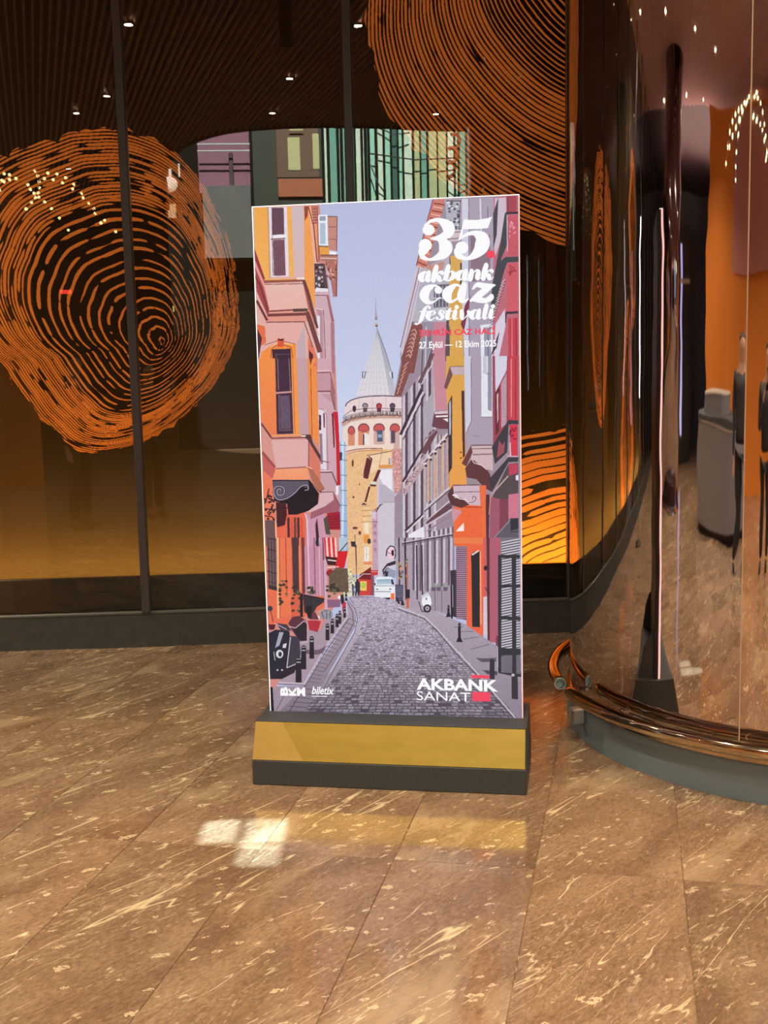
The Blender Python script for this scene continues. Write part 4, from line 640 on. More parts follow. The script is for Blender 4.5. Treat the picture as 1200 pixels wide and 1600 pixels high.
# ---- the mural wall, printed with growth rings
def log_art(W, H, s0, s1, z0, z1, b):
    S, Z = np.meshgrid(s0+(np.arange(W)+.5)/W*(s1-s0), z1-(np.arange(H)+.5)/H*(z1-z0)); rg = np.random.RandomState(11)
    P = GP[None, None]+GD*S[..., None]+GN*b; P = P+np.array([0, 0, 1.])*Z[..., None]; X, Y = proj_px(P.reshape(-1, 3)); X = X.reshape(H, W); Y = Y.reshape(H, W)
    lin = np.empty((H, W, 3), np.float32); lin[:] = (.044, .023, .006); glow = np.zeros((H, W), np.float32)
    def log(cen, pith, out, npts, N0, N1, split, duty_f, seed, seg_gap=.5, gap=(.03, .012, .006), ora=(.66, .185, .028)):
        r_ = np.random.RandomState(seed); o = np.array(out, float)-cen; th = np.arctan2(o[:, 1], o[:, 0]); rr = np.hypot(*o.T); q = np.argsort(th)
        x0, x1, y0, y1 = min(p[0] for p in out)-30, max(p[0] for p in out)+30, min(p[1] for p in out)-30, max(p[1] for p in out)+30
        m = (X > x0) & (X < x1) & (Y > y0) & (Y < y1); iy, ix = np.nonzero(m)
        if len(iy) == 0: return
        x, y = X[iy, ix], Y[iy, ix]; rho = np.full(x.shape, .5)
        tt = np.linspace(-math.pi, math.pi, 721); Rt = np.interp(tt, th[q], rr[q], period=2*math.pi)
        ker = np.ones(15)/15; Rt = np.convolve(np.r_[Rt[-8:-1], Rt, Rt[1:8]], ker, 'valid')
        def per(n, amp):
            a = r_.randn(n+1)*amp; a[-1] = a[0]; return np.interp(np.linspace(0, n, 721), np.arange(n+1), a)
        wob = per(14, .010)+per(40, .004); jag = per(160, .012)
        for _ in range(14):
            f = np.clip(rho, 0, 1.15); cx = pith[0]+(cen[0]-pith[0])*f; cy = pith[1]+(cen[1]-pith[1])*f
            t = np.arctan2(y-cy, x-cx); R = np.interp(t, tt, Rt); rho = rho*.4+.6*np.hypot(x-cx, y-cy)/R
        rho = rho+np.interp(t, tt, wob)*(.3+rho)
        inn = rho < 1+np.interp(t, tt, jag)
        ph = np.where(rho < split, rho/split*N0, N0+(rho-split)/(1-split)*N1); i = np.clip(ph.astype(int), 0, N0+N1+2); fr = ph-np.floor(ph)
        nb = 90; T = r_.rand(N0+N1+4, nb+1).astype(np.float32); T = (T+np.roll(T, 1, 1))*.5; T[:, -1] = T[:, 0]
        ft = (t+math.pi)/(2*math.pi)*nb; a = ft.astype(int) % nb; fa = ft-np.floor(ft); tv = T[i, a]*(1-fa)+T[i, a+1]*fa
        rd = r_.rand(N0+N1+4)[i]
        thr = seg_gap*.62*(.3+.9*(np.sin(i*2.7)*.5+.5)); duty = duty_f(rho, t, rd)*(.65+.6*tv)*np.clip((tv-thr)*9, 0, 1)
        on = inn & (np.abs(fr-.5-(rd-.5)*.25*(1-np.clip(duty, 0, 1))) < duty/2)
        lin[iy[inn], ix[inn]] = gap; lin[iy[on], ix[on]] = ora; glow[iy[on], ix[on]] = 1
    def d1(r, t, rd):
        d = np.where(r < .64, .20+.12*rd+.10*r, np.where(r < .74, .5+.6*rd, .56+.42*rd)); return np.where((r > .70) & (r < .80) & (np.cos(t-.3) > -.1), .95, d)
    log((165, 455), (255, 535), [(200, 205), (140, 210), (80, 220), (25, 235), (-25, 262), (-70, 330), (-90, 430), (-60, 515), (0, 570), (38, 622), (75, 665), (105, 698), (150, 707), (215, 690), (265, 665), (312, 625), (350, 575), (372, 515), (366, 445), (355, 372), (328, 310), (292, 258), (245, 222)], 0, 14, 22, .64, d1, 3, .42)
    log((1000, -150), (1010, -160), [(575, -60), (574, 0), (576, 90), (594, 152), (626, 208), (680, 262), (735, 312), (810, 358), (885, 388), (1000, 420), (1150, 400), (1350, 300), (1450, -100), (1300, -500), (1000, -620), (700, -450), (600, -200)], 0, 30, 38, .5, lambda r, t, rd: np.where(r < .6, .34+.15*rd, .5+.3*rd), 5, .12)
    log((1010, 1060), (1010, 1060), [(700, 715), (760, 695), (815, 684), (860, 678), (890, 670), (950, 660), (1100, 640), (1300, 800), (1400, 1100), (1200, 1500), (800, 1500), (560, 1100), (600, 820)], 0, 12, 20, .45, lambda r, t, rd: np.where(r > .93, .45, .72+.2*rd), 6, .38)
    log((-620, 800), (-600, 780), [(-620+250*math.cos(a)*(1+.08*math.sin(3*a)), 800+330*math.sin(a)) for a in np.linspace(0, 6.2, 24)], 0, 14, 20, .52, d1, 8, .5)
    log((-900, 300), (-900, 300), [(-900+200*math.cos(a)*(1+.1*math.sin(2*a)), 300+240*math.sin(a)) for a in np.linspace(0, 6.2, 24)], 0, 12, 18, .52, d1, 9, .5)
    return lin, glow
ms0, ms1, mz0, mz1, mb = -5.6, 4.0, .25, ZC+.02, .34
lin, glow = log_art(3600, 1540, ms0, ms1, mz0, mz1, mb)
srgb = np.where(lin <= .0031308, lin*12.92, 1.055*np.power(np.maximum(lin, 1e-6), 1/2.4)-.055)
MU, k_, tx_ = image_mat('growth_ring_print', srgb, emit=0, rough=.55, spec=.2)
# the rings are back-lit: only the orange of the print glows
sc_ = k_.n('ShaderNodeSeparateColor', i={0: tx_.outputs[0]}); on_ = k_.math('GREATER_THAN', sc_.outputs[0], .4)
k_.l(k_.mix(on_, (0, 0, 0), (.30, .072, .010)), k_.p.inputs['Emission Color']); k_.p.inputs['Emission Strength'].default_value = .8
me = bpy.data.meshes.new('wall_front'); bm = bmesh.new(); q = [gpt(ms0, mb, mz0), gpt(ms1, mb, mz0), gpt(ms1, mb, mz1), gpt(ms0, mb, mz1)]; v1 = [bm.verts.new(p) for p in q]; v2 = [bm.verts.new(p+GN*.12) for p in q]
uvl = bm.loops.layers.uv.new('UVMap'); f = bm.faces.new(v1)
for lp, uv in zip(f.loops, ((0, 0), (1, 0), (1, 1), (0, 1))): lp[uvl].uv = uv
bm.faces.new(v2[::-1])
for a in range(4): bm.faces.new((v1[a], v1[(a+1) % 4], v2[(a+1) % 4], v2[a])[::-1])
bm.to_mesh(me); bm.free(); link('wall_front', me, MU, kind='structure', label='dark wall behind the glass printed with orange growth rings')
gbox('wall_front_shell', -13.9, 8.4, .47, .60, -.02, ZC+.25, M['dark_brown'], kind='structure')
wl = lamp('wall_wash_strip', 'AREA', gpt((ms0+ms1)/2, .10, .335), 92, (1, .54, .09), shape='RECTANGLE', size=ms1-ms0, size_y=.03)
wl.rotation_euler = (math.radians(180-40), 0, math.atan2(GD[1], GD[0]))
# ================================================================ illuminated poster stand
P0 = np.array([-.528, 4.209, 0]); PD = np.array([1.031, -.174, 0]); PD /= np.linalg.norm(PD); PN = np.array([-PD[1], PD[0], 0])
st = empty('illuminated_poster_stand', P0, math.atan2(PD[1], PD[0]), label='tall lit street-scene festival poster on a brass and charcoal base', cat='poster stand')
BL = 1.046
box('base_block', (0, 0, 0), (BL, .43, .098), M['charcoal'], st, bev=.003, label='matte charcoal lower block')
def extr(name, prof, x0, x1, m, **kw):          # profile in (y, z), run along the stand
    n = len(prof); vs = [(x0, y, z) for y, z in prof]+[(x1, y, z) for y, z in prof]
    fs = [tuple(range(n))[::-1], tuple(range(n, 2*n))]+[(i, (i+1) % n, n+(i+1) % n, n+i) for i in range(n)]
    me = mesh(name, vs, fs); b = bmesh.new(); b.from_mesh(me); me2 = from_bm(name, b); return link(name, me2, m, st, **kw)
extr('base_body', [(.006, .099), (.056, .232), (.374, .232), (.424, .099)], .004, BL-.002, M['charcoal'])
def quad_plate(name, pts, t, m, **kw):
    a = [Vector(p) for p in pts]; nn = (a[1]-a[0]).cross(a[2]-a[0]).normalized(); b = bmesh.new(); A = [b.verts.new(p) for p in a]; B = [b.verts.new(p+nn*t) for p in a]; n = len(a)
    b.faces.new(A[::-1]); b.faces.new(B)
    for i in range(n): b.faces.new((A[i], A[(i+1) % n], B[(i+1) % n], B[i]))
    return link(name, from_bm(name, b), m, st, **kw)
f_ = lambda x, t: (x, .004+.05*t, .099+.135*t)
quad_plate('brass_sheet', [f_(.205, 0), f_(BL-.006, 0), f_(BL-.006, 1), f_(.112, 1)], .004, M['brass'], label='wide satin brass sheet')
quad_plate('brass_sheet', [f_(.002, 0), f_(.2045, 0), f_(.1115, 1), f_(.006, 1)], .004, M['brass_reflect'], label='slanted brass end sheet, lighter tone painted in for a reflection')
g_ = lambda x, t: (x, .426-.05*t, .099+.135*t)
quad_plate('brass_sheet', [g_(BL-.006, 0), g_(.004, 0), g_(.004, 1), g_(BL-.006, 1)], .004, M['brass'], label='rear brass sheet')
box('top_plate', (.004, .052, .2325), (BL, .378, .240), M['charcoal'], st, bev=.001)
S0, S1, Z0, Z1, PB = .031, 1.026, .236, 2.187, .17
box('light_box', (S0+.003, PB+.004, .240), (S1-.003, PB+.05, Z1-.003), M['dark_brown'], st, bev=.002, label='thin dark light box body')
box('side_edge', (S1-.003, PB+.0005, .240), (S1, PB+.016, Z1), M['pink_edge'], st, bev=.0008, label='glowing pinkish side edge')
box('side_edge', (S0, PB+.0005, .240), (S0+.003, PB+.030, Z1), M['white_edge'], st, bev=.0008, label='glowing white side edge')
box('top_edge', (S0, PB+.0005, Z1-.003), (S1, PB+.030, Z1), M['white_edge'], st, bev=.0008)
extr('rear_brace', [(PB+.05, .240), (PB+.05, .43), (PB+.075, .43), (PB+.15, .36), (PB+.19, .240)], S1-.06, S1-.03, M['charcoal'])
extr('rear_brace', [(PB+.05, .240), (PB+.05, .43), (PB+.075, .43), (PB+.15, .36), (PB+.19, .240)], S0+.03, S0+.06, M['charcoal'])
def poster_hom(W, H):
    A = []; b = []
    for x, y in ((427, 1120), (817, 1133), (394, 324), (808, 305)):
        d = ray(x, y); c0 = np.array([0, 0, CH]); Q = c0+d*(((P0+PN*PB-c0)@PN)/(d@PN)); q = Q-P0
        Xc = (q@PD-(S0+.004))/(S1-S0-.008)*W; Yc = (Z1-.004-q[2])/(Z1-.004-.24)*H
        A += [[x, y, 1, 0, 0, 0, -Xc*x, -Xc*y], [0, 0, 0, x, y, 1, -Yc*x, -Yc*y]]; b += [Xc, Yc]
    return np.r_[np.linalg.solve(np.array(A), np.array(b)), 1].reshape(3, 3)
HM = poster_hom(1200, 2394); art = paint_poster(1200, 2394, HM)
PM, k_, tx_ = image_mat('street_scene_print', art, emit=1.0, rough=.35, base=False, spec=.25)
me = mesh('poster_print', [(S0+.004, PB, .240), (S1-.004, PB, .240), (S1-.004, PB, Z1-.004), (S0+.004, PB, Z1-.004)]+[(S0+.004, PB+.003, .240), (S1-.004, PB+.003, .240), (S1-.004, PB+.003, Z1-.004), (S0+.004, PB+.003, Z1-.004)],
          [(0, 1, 2, 3), (7, 6, 5, 4), (0, 4, 5, 1), (1, 5, 6, 2), (2, 6, 7, 3), (3, 7, 4, 0)])
uv = me.uv_layers.new(name='UVMap')
for i, c in enumerate(((0, 0), (1, 0), (1, 1), (0, 1))): uv.data[i].uv = c
pr = link('poster_print', me, PM, st, label='printed view up a cobbled street to a round stone tower')
M['ink_w'] = mat('white_backlit_lettering', (0, 0, 0), .4, emi=(.96, .96, .97), es=1); M['ink_r'] = mat('red_backlit_lettering', (0, 0, 0), .4, emi=(.86, .07, .12), es=1)
def px_sz(x, y):
    d = ray(x, y); c0 = np.array([0, 0, CH]); Q = c0+d*(((P0+PN*PB-c0)@PN)/(d@PN)); q = Q-P0; return q@PD, q[2]
def text(s, xl, yt, xr, yb, m, bold=.0, shear=0, turn=0, name='lettering', spacing=1.0):
    cu = bpy.data.curves.new('t', 'FONT'); cu.body = s; cu.offset = bold; cu.shear = shear; cu.space_character = spacing; cu.resolution_u = 3
    o = bpy.data.objects.new('t', cu); COL.objects.link(o); bpy.context.view_layer.update(); me = bpy.data.meshes.new_from_object(o.evaluated_get(bpy.context.evaluated_depsgraph_get())); bpy.data.objects.remove(o)
    v = np.array([tuple(p.co) for p in me.vertices])
    if turn: v = np.c_[-v[:, 1], v[:, 0], v[:, 2]]
    a, b = v.min(0), v.max(0); ym = (yt+yb)/2; s0, _ = px_sz(xl, ym); s1, _ = px_sz(xr, ym); xm = (xl+xr)/2; _, z1 = px_sz(xm, yt); _, z0 = px_sz(xm, yb)
    for p, q in zip(me.vertices, v): p.co = (s0+(q[0]-a[0])/(b[0]-a[0])*(s1-s0), PB-.0012, z0+(q[1]-a[1])/(b[1]-a[1])*(z1-z0))
    me.materials.clear(); return link(name, me, m, st)
def bar(x0, y0, x1, y1, m):
    a, b = px_sz(x0, y0), px_sz(x1, y1); box('logo_bar', (min(a[0], b[0]), PB-.0018, min(a[1], b[1])), (max(a[0], b[0]), PB-.0004, max(a[1], b[1])), m, st, bev=0)
text('ŞEHRİN CAZ HALİ', 655, 511, 774, 526, M['ink_r'], .035)
text('27 Eylül — 12 Ekim 2025', 655, 532.5, 775.5, 546, M['ink_w'], .02)
text('AKBANK', 651, 1061, 778, 1079, M['ink_w'], .035); text('SANAT', 651, 1081, 735, 1095, M['ink_w'])
bar(736, 1054.5, 765, 1060, M['ink_r']); bar(737.5, 1081, 766.5, 1096, M['ink_r'])
text('B', 438, 1073, 450, 1087, M['ink_w'], .05, turn=1); text('K', 451, 1073.5, 463, 1087, M['ink_w'], .05, turn=1); text('M', 464, 1074, 477, 1087.5, M['ink_w'], .05)
text('biletix', 487, 1072.5, 522, 1085, M['ink_w'], .02, shear=.3); bar(487, 1087.2, 511, 1088.6, M['ink_w'])
# ================================================================ revolving door drum
dr = empty('revolving_door_drum', (CC[0], CC[1], 0), label='curved mirror-clad drum of the revolving door, right of the poster', cat='revolving door')
a0 = math.radians(234.4); seams = [a0+math.radians(60*k) for k in range(6)]
def arc_panel(name, r0, r1, a, b, z0, z1, m, n=28, smooth=True, **kw):
    bm = bmesh.new(); L = []
    for i in range(n+1):
        t = a+(b-a)*i/n; L.append([bm.verts.new((r*math.cos(t), r*math.sin(t), z)) for r, z in ((r1, z0), (r1, z1), (r0, z1), (r0, z0))])
    for A, B in zip(L, L[1:]):
        for j in range(4):
            f = bm.faces.new((A[j], B[j], B[(j+1) % 4], A[(j+1) % 4])); f.smooth = (j == 0)
    bm.faces.new(L[0]); bm.faces.new(L[-1][::-1])
    bmesh.ops.recalc_face_normals(bm, faces=bm.faces); me = bpy.data.meshes.new(name); bm.to_mesh(me); bm.free()
    me.set_sharp_from_angle(angle=.8) if hasattr(me, 'set_sharp_from_angle') else None
    return link(name, me, m, dr, **kw)
for k, s in enumerate(seams):
    arc_panel('mirror_panel', CR-.02, CR, s+.0022, s+math.radians(60)-.0022, .165, ZC, M['mirror'], 40)
    arc_panel('seam_strip', CR-.015, CR-.003, s-.0035, s+.0035, .165, ZC, M['seam'] if 'seam' in M else M.setdefault('seam', mat('pale_seam_strip', (.85, .62, .45), .35, .4)), 2)
arc_panel('drum_base', CR-.05, CR+.012, 0, 2*math.pi-.0001, 0, .150, M['teal'], 96, label='teal-grey painted base ring')
arc_panel('base_cap', CR-.06, CR+.016, 0, 2*math.pi-.0001, .150, .166, M['tube_chrome'], 96, label='polished metal rim on the base')
rail = empty('cart_guard_rail', (CC[0], CC[1], 0), label='polished tubular guard rail curving around the foot of the drum', cat='guard rail')
RT = 1.155
def rp(deg, r=RT, z=.215): return (r*math.cos(math.radians(deg)), r*math.sin(math.radians(deg)), z)
tube('rail_tube', [rp(d) for d in np.linspace(189.5, 330, 90)], [.012]+[.024]+[.028]*88, M['tube_chrome'], rail, 20, label='front rail tube')
tube('rail_tube', [rp(d) for d in np.linspace(100, 184.5, 60)], .0245, M['tube_chrome'], rail, 20, wall=-.003, label='rear rail tube with open cut end')
c = Vector(rp(184.55)); t = Vector(rp(184.6))-Vector(rp(184.5)); t.normalize()
bm = bmesh.new(); ri = []
for r in (.0252, .0205):
    for dz in (0, .004):
        a = t.cross(Vector((0, 0, 1))).normalized(); b = a.cross(t); ri.append([bm.verts.new(c+t*dz+(a*math.cos(2*math.pi*k/24)+b*math.sin(2*math.pi*k/24))*r) for k in range(24)])
for A, B in ((ri[0], ri[1]), (ri[1], ri[3]), (ri[3], ri[2])):
    for k in range(24): bm.faces.new((A[k], A[(k+1) % 24], B[(k+1) % 24], B[k]))
link('cut_rim', from_bm('cut_rim', bm), M['cut_steel'], rail)
ib = bmesh.new(); q_ = [ib.verts.new(c-t*.012+(a*math.cos(2*math.pi*k/24)+b*math.sin(2*math.pi*k/24))*.0212) for k in range(24)]; ib.faces.new(q_); link('inner_plug', from_bm('inner_plug', ib), mat('pale_teal_plug', (.30, .42, .42), .4), rail)
for dg in (187.2, 205, 228, 252, 276, 130, 158):
    a = Vector(rp(dg, CR+.01, .20)); b = Vector(rp(dg, RT, .20)); d = math.radians(dg)
    br = tube('bracket_arm', [a, b], .010, M['chrome'], rail, 12)
for dg, z in ((191.5, .115),):
    o = link('bracket_block', from_bm('bracket_block', box_bm(-.03, -.024, -.035, .03, .024, .035, bev=.008)), mat('satin_chrome', (.75, .78, .80), .28, .9), rail, label='chrome mounting block under the rail'); o.location = rp(dg, CR+.045, z); o.rotation_euler = (0, 0, math.radians(dg))
o = link('bracket_block', from_bm('bracket_block', box_bm(-.03, -.02, -.008, .03, .02, .008, bev=.003)), M['chrome'], rail); o.location = rp(185.8, CR+.035, .19); o.rotation_euler = (0, 0, math.radians(186))
# ================================================================ lobby seen in the mirror and in the glass
DL = [(-1.74, 2.66, 'second'), (.22, 2.65, 0), (-.35, .80, 0), (-.53, -.82, 0), (-2.30, .05, 0), (-2.76, -.79, 0), (-5.48, 2.72, 0), (-5.18, 4.42, 0), (-4.85, 5.97, 0), (-6.08, 1.21, 0), (-6.26, -2.05, 0), (-8.43, 2.67, 0), (-8.6, 1.24, 0), (-8.5, 4.6, 0), (-3.5, -4.5, 0), (-4.6, -2.9, 0), (3.9, 2.6, 0), (4.2, .4, 0), (1.4, -.9, 0), (-3.6, 5.2, 0)]
am = empty('downlight', (1.75, 2.7, ZC-.004), label='added amber downlight warming the floor before the revolving door drum', cat='downlight')  # added lamp, tints the floor by the drum orange
lens = from_bm('lens', lathe([(.001, 0), (.038, 0), (.038, .012), (.001, .012)], 16)); lens.materials.append(M['lamp'])
ringm = from_bm('trim_ring', lathe([(.038, .014), (.038, -.002), (.056, -.002), (.056, .014)], 20, False)); ringm.materials.append(M['ring'])
DLL = ['downlight mirrored in the glass just right of the left mullion, near the top', 'downlight mirrored in the glass right of the second mullion, near the top', 'downlight mirrored in the glass, upper one above the poster left corner',
       'downlight mirrored in the glass, lower one above the poster left corner', 'downlight mirrored above the left ring motif, nearer the mullion', 'downlight mirrored above the left ring motif, farther from the mullion',
       'downlight mirrored in the drum, third along its top row from the left', 'downlight mirrored in the drum, second along its top row', 'downlight mirrored in the drum, leftmost of its top row', 'downlight mirrored in the drum, fourth and lowest of its top row']
link('lens', lens, None, am)
lamp('downlight_beam', 'SPOT', (0, 0, -.03), 170, (1, .48, .16), am, spot_size=1.5, spot_blend=1, shadow_soft_size=.05)  # beam of the added amber downlight
for i, (x, y, _) in enumerate(DL):
    if i < len(DLL): e = empty('downlight', (x, y, ZC-.004), label=DLL[i], cat='downlight', group='downlights in the slatted ceiling')
    else: e = empty('downlight', (x, y, ZC-.004), label='small recessed downlight of the lobby ceiling, away from the mirrored rows', cat='downlight', group='downlights in the slatted ceiling')
    link('lens', lens, None, e); link('trim_ring', ringm, None, e)
    lamp('downlight_beam', 'SPOT', (0, 0, -.03), SPOT_W, (1, .86, .64), e, spot_size=2.2, spot_blend=.8, shadow_soft_size=.04)
# polished column
cl = empty('polished_column', (-6.85, 3.85, 0), label='round polished dark metal column left of the drum, floor to ceiling', cat='column')
link('shaft', from_bm('shaft', lathe([(.60, .12), (.60, ZC)], 48)), mat('dark_polished_steel', (.50, .44, .48), .06, 1), cl)
link('base_collar', from_bm('base_collar', lathe([(.68, 0), (.68, .06), (.64, .12), (.605, .12)], 48)), M['chrome'], cl)
# orange partition
def wall_strip(name, pts, th, z0, z1, m, **kw):
    p = [np.array(q, float) for q in pts]; L, Rr = [], []
    for i, q in enumerate(p):
        t = p[min(i+1, len(p)-1)]-p[max(i-1, 0)]; t /= np.linalg.norm(t); nn = np.array([-t[1], t[0]])*th/2; L.append(tuple(q+nn)); Rr.append(tuple(q-nn))
    return prism(name, L+Rr[::-1], z0, z1, m, **kw)
op = wall_strip('orange_partition', [(-7.9, .9), (-7.2, -.4), (-6.3, -1.6), (-5.2, -2.6), (-3.9, -3.3)], .14, 0, 4.3, M['orange_wall'], label='tall curved orange partition behind the grey desk', cat='partition')
wall_strip('upper_panel', [(-6.95, -.65), (-6.4, -1.3), (-5.9, -1.75), (-5.0, -2.45), (-4.1, -2.95)], .05, 2.5, 4.2, M['pink_wall'], parent=op, label='dusty pink upper panel')
tl = empty('added_tube_light', (-4.4, 5.75, 0), label='added white light tube near the glass wall, for the bright line in the drum', cat='light')  # added lamp standing in for bright vertical lines mirrored in the drum
link('foot', from_bm('foot', lathe([(.14, 0), (.14, .02), (.02, .03), (.02, 1.25)], 20)), M['ring'], tl)
link('tube', from_bm('tube', lathe([(.022, 1.25), (.022, 2.75)], 12)), mat('added_white_tube', (1, 1, 1), .5, emi=(.80, .82, 1), es=4), tl)
dg_ = empty('glazed_door_frame', (-12.5, 2.2, 0), label='dark doorway with a strip of bluish daylight glazing, beyond the desk', cat='doorway')
box('frame', (0, -.9, 0), (.08, .45, 3.6), M['ring'], dg_); box('pane', (.081, .10, .5), (.10, .32, 3.3), mat('bluish_daylight_pane', (.5, .5, .7), .3, emi=(.42, .44, .85), es=1.0), dg_, bev=0); box('rail', (.081, -.8, 2.7), (.11, .42, 2.76), M['desk_trim'], dg_, bev=0)
# reception desk
dk = empty('reception_desk', (-5.0, 1.0, 0), math.radians(-38), label='rounded grey reception desk with pale trim lines', cat='desk')
def rrect(hx, hy, r, n=8):
    out = []
    for cx, cy, a in ((hx-r, hy-r, 0), (-hx+r, hy-r, 90), (-hx+r, -hy+r, 180), (hx-r, -hy+r, 270)):
        out += [(cx+r*math.cos(math.radians(a+90*i/n)), cy+r*math.sin(math.radians(a+90*i/n))) for i in range(n+1)]
    return out
def desk_part(name, hx, hy, r, z0, z1, m, dx=0, **kw): prism(name, [(x+dx, y) for x, y in rrect(hx, hy, r)], z0, z1, m, dk, **kw)
desk_part('toe_kick', 1.25, .62, .5, 0, .08, M['black']); desk_part('front', 1.35, .72, .58, .08, .98, M['desk']); desk_part('trim_line', 1.36, .73, .585, .98, 1.0, M['desk_trim']); desk_part('worktop', 1.37, .74, .59, 1.0, 1.05, M['charcoal'])
desk_part('raised_ledge', .75, .55, .45, 1.05, 1.22, M['desk'], -.2); desk_part('ledge_trim', .76, .56, .455, 1.22, 1.24, M['desk_trim'], -.2)
# chandelier of small bulbs
chd = empty('bulb_chandelier', (-3.0, 1.0, 3.3), label='branching chandelier of small warm bulbs hanging over the lobby', cat='chandelier')
tube('stem', [(0, 0, .25), (0, 0, ZC-3.3)], .008, M['ring'], chd, 8)
bulb = from_bm('bulb', lathe([(.002, -.016), (.012, -.010), (.016, 0), (.012, .010), (.002, .016)], 8)); bulb.materials.append(M['bulb'])
for a in range(7):
    th = a*2*math.pi/7; pts = []
    for i in range(9):
        t = i/8; r = .12+.75*t; z = .25-.10*t-.38*t*t+.05*math.sin(a*2+t*5); pts.append((r*math.cos(th+.5*t), r*math.sin(th+.5*t), z))
    tube('arm', [(0, 0, .25)]+pts, .005, M['ring'], chd, 6)
    for p in pts[1:]: link('bulb', bulb, None, chd).location = (p[0], p[1], p[2]-.02)
# ---- people standing in the lobby
def skin_fig(name, parts, m, parent, sub=1):
    vs, es, rs = [], [], []
    for ch in parts:
        b = len(vs)
        for i, (p, r) in enumerate(ch):
            dup = next((j for j, q in enumerate(vs) if (Vector(q)-Vector(p)).length < 1e-5), None)
            if dup is None: vs.append(p); rs.append(r); idx = len(vs)-1
            else: idx = dup
            if i: es.append((prev, idx))
            prev = idx
    me = bpy.data.meshes.new(name); me.from_pydata(vs, es, []); o = bpy.data.objects.new(name, me); COL.objects.link(o)
    o.modifiers.new('s', 'SKIN'); me.skin_vertices[0].data[0].use_root = True
    for k, r in enumerate(rs): me.skin_vertices[0].data[k].radius = r if isinstance(r, tuple) else (r, r)
    sm = o.modifiers.new('u', 'SUBSURF'); sm.levels = sm.render_levels = sub; bpy.context.view_layer.update()
    m2 = bpy.data.meshes.new_from_object(o.evaluated_get(bpy.context.evaluated_depsgraph_get())); bpy.data.objects.remove(o)
    for p in m2.polygons: p.use_smooth = True
    m2.materials.clear(); return link(name, m2, m, parent)
def person(loc, rz, h, top, trous, hair_c, label, phone):
    k = h/1.72; e = empty('person', loc, rz, label=label, cat='person'); skin = mat('skin', (.55, .30, .20), .5)
    S_ = lambda *p: tuple(c*k for c in p)
    armL = [((.17, 0, 1.40), .05), ((.21, -.02, 1.15), .038), ((.20, .16, 1.02) if not phone else (.16, .20, 1.20), .030), ((.15, .26, 1.05) if not phone else (.07, .30, 1.38), .024)]
    armR = [((-.17, 0, 1.40), .05), ((-.21, 0, 1.12), .038), ((-.23, .04, .88) if not phone else (-.16, .20, 1.20), .028), ((-.23, .07, .80) if not phone else (-.05, .30, 1.38), .024)]
    sc = lambda ch: [(S_(*p), r*k if not isinstance(r, tuple) else tuple(q*k for q in r)) for p, r in ch]
    neck = [((0, 0, 1.38), .07), ((0, .005, 1.47), .048), ((0, .02, 1.54), .062), ((0, .025, 1.62), .078), ((0, .01, 1.68), .055)]
    hand = []
    for arm, sg in ((armL, 1), (armR, -1)):
        w_ = Vector(arm[-1][0]); d = (w_-Vector(arm[-2][0])).normalized(); sx = Vector((1, 0, 0)) if abs(d.x) < .7 else Vector((0, 1, 0)); palm = w_+d*.07
        hand.append([(tuple(w_), .024), (tuple(palm), .030)])
        for f, L in enumerate((.055, .07, .078, .068)):
            b = palm+sx*(f-1.5)*.019; hand.append([(tuple(palm), .030), (tuple(b+d*.02), .0095), (tuple(b+d*(.02+L*.6)+Vector((0, 0, .006))), .0085), (tuple(b+d*(.015+L)+Vector((0, 0, .02))), .0075)])
        tb = w_+d*.03-sx*sg*.03; hand.append([(tuple(w_), .024), (tuple(tb), .012), (tuple(tb+d*.045-sx*sg*.012), .009)])
    body = [[((0, 0, 1.38), .07), ((0, 0, 1.2), .08), ((0, 0, 1.0), .09)], neck, [((0, 0, 1.38), .07)]+[(armL[i][0], armL[i][1]*.8) for i in range(4)], [((0, 0, 1.38), .07)]+[(armR[i][0], armR[i][1]*.8) for i in range(4)]]+hand
    skin_fig('body', [sc(c) for c in body], skin, e)
    skin_fig('jacket', [sc(c) for c in ([((0, 0, 1.12), (.16, .11)), ((0, 0, 1.28), (.17, .12)), ((0, 0, 1.42), (.14, .09))], [((0, 0, 1.12), (.16, .11)), ((0, 0, .92), (.16, .12))], [((0, 0, 1.42), (.14, .09)), (armL[0][0], .062), (armL[1][0], .052), (armL[2][0], .044), (tuple((Vector(armL[2][0])*.25+Vector(armL[3][0])*.75)), .036)], [((0, 0, 1.42), (.14, .09)), (armR[0][0], .062), (armR[1][0], .052), (armR[2][0], .044), (tuple((Vector(armR[2][0])*.25+Vector(armR[3][0])*.75)), .036)])], top, e)
    skin_fig('trousers', [sc(c) for c in ([((0, 0, .95), (.15, .11)), ((.09, 0, .82), .095), ((.10, .01, .48), .066), ((.10, -.01, .10), .052)], [((0, 0, .95), (.15, .11)), ((-.09, 0, .82), .095), ((-.10, .03, .48), .066), ((-.11, .02, .10), .052)])], trous, e)
    for sx in (.10, -.11): skin_fig('shoe', [sc([((sx, -.05, .05), .045), ((sx, .06, .045), .045), ((sx, .16, .035), .034)])], mat('dark_shoe', (.02, .02, .02), .5), e)
    skin_fig('hair', [sc([((0, -.03, 1.56), (.05, .06)), ((0, -.02, 1.66), (.082, .085)), ((0, .01, 1.715), (.06, .065))])], mat('dark_hair', hair_c, .6), e)
    nose = skin_fig('nose', [sc([((0, .100, 1.625), .010), ((0, .118, 1.60), .012), ((0, .104, 1.59), .008)])], skin, e)
    for sx in (.03, -.03):
        o = link('eye', from_bm('eye', lathe([(.001, -.009), (.008, -.005), (.010, 0), (.008, .005), (.001, .009)], 8), True), mat('eye_white', (.6, .6, .6), .3), e); o.location = S_(sx, .092, 1.635)
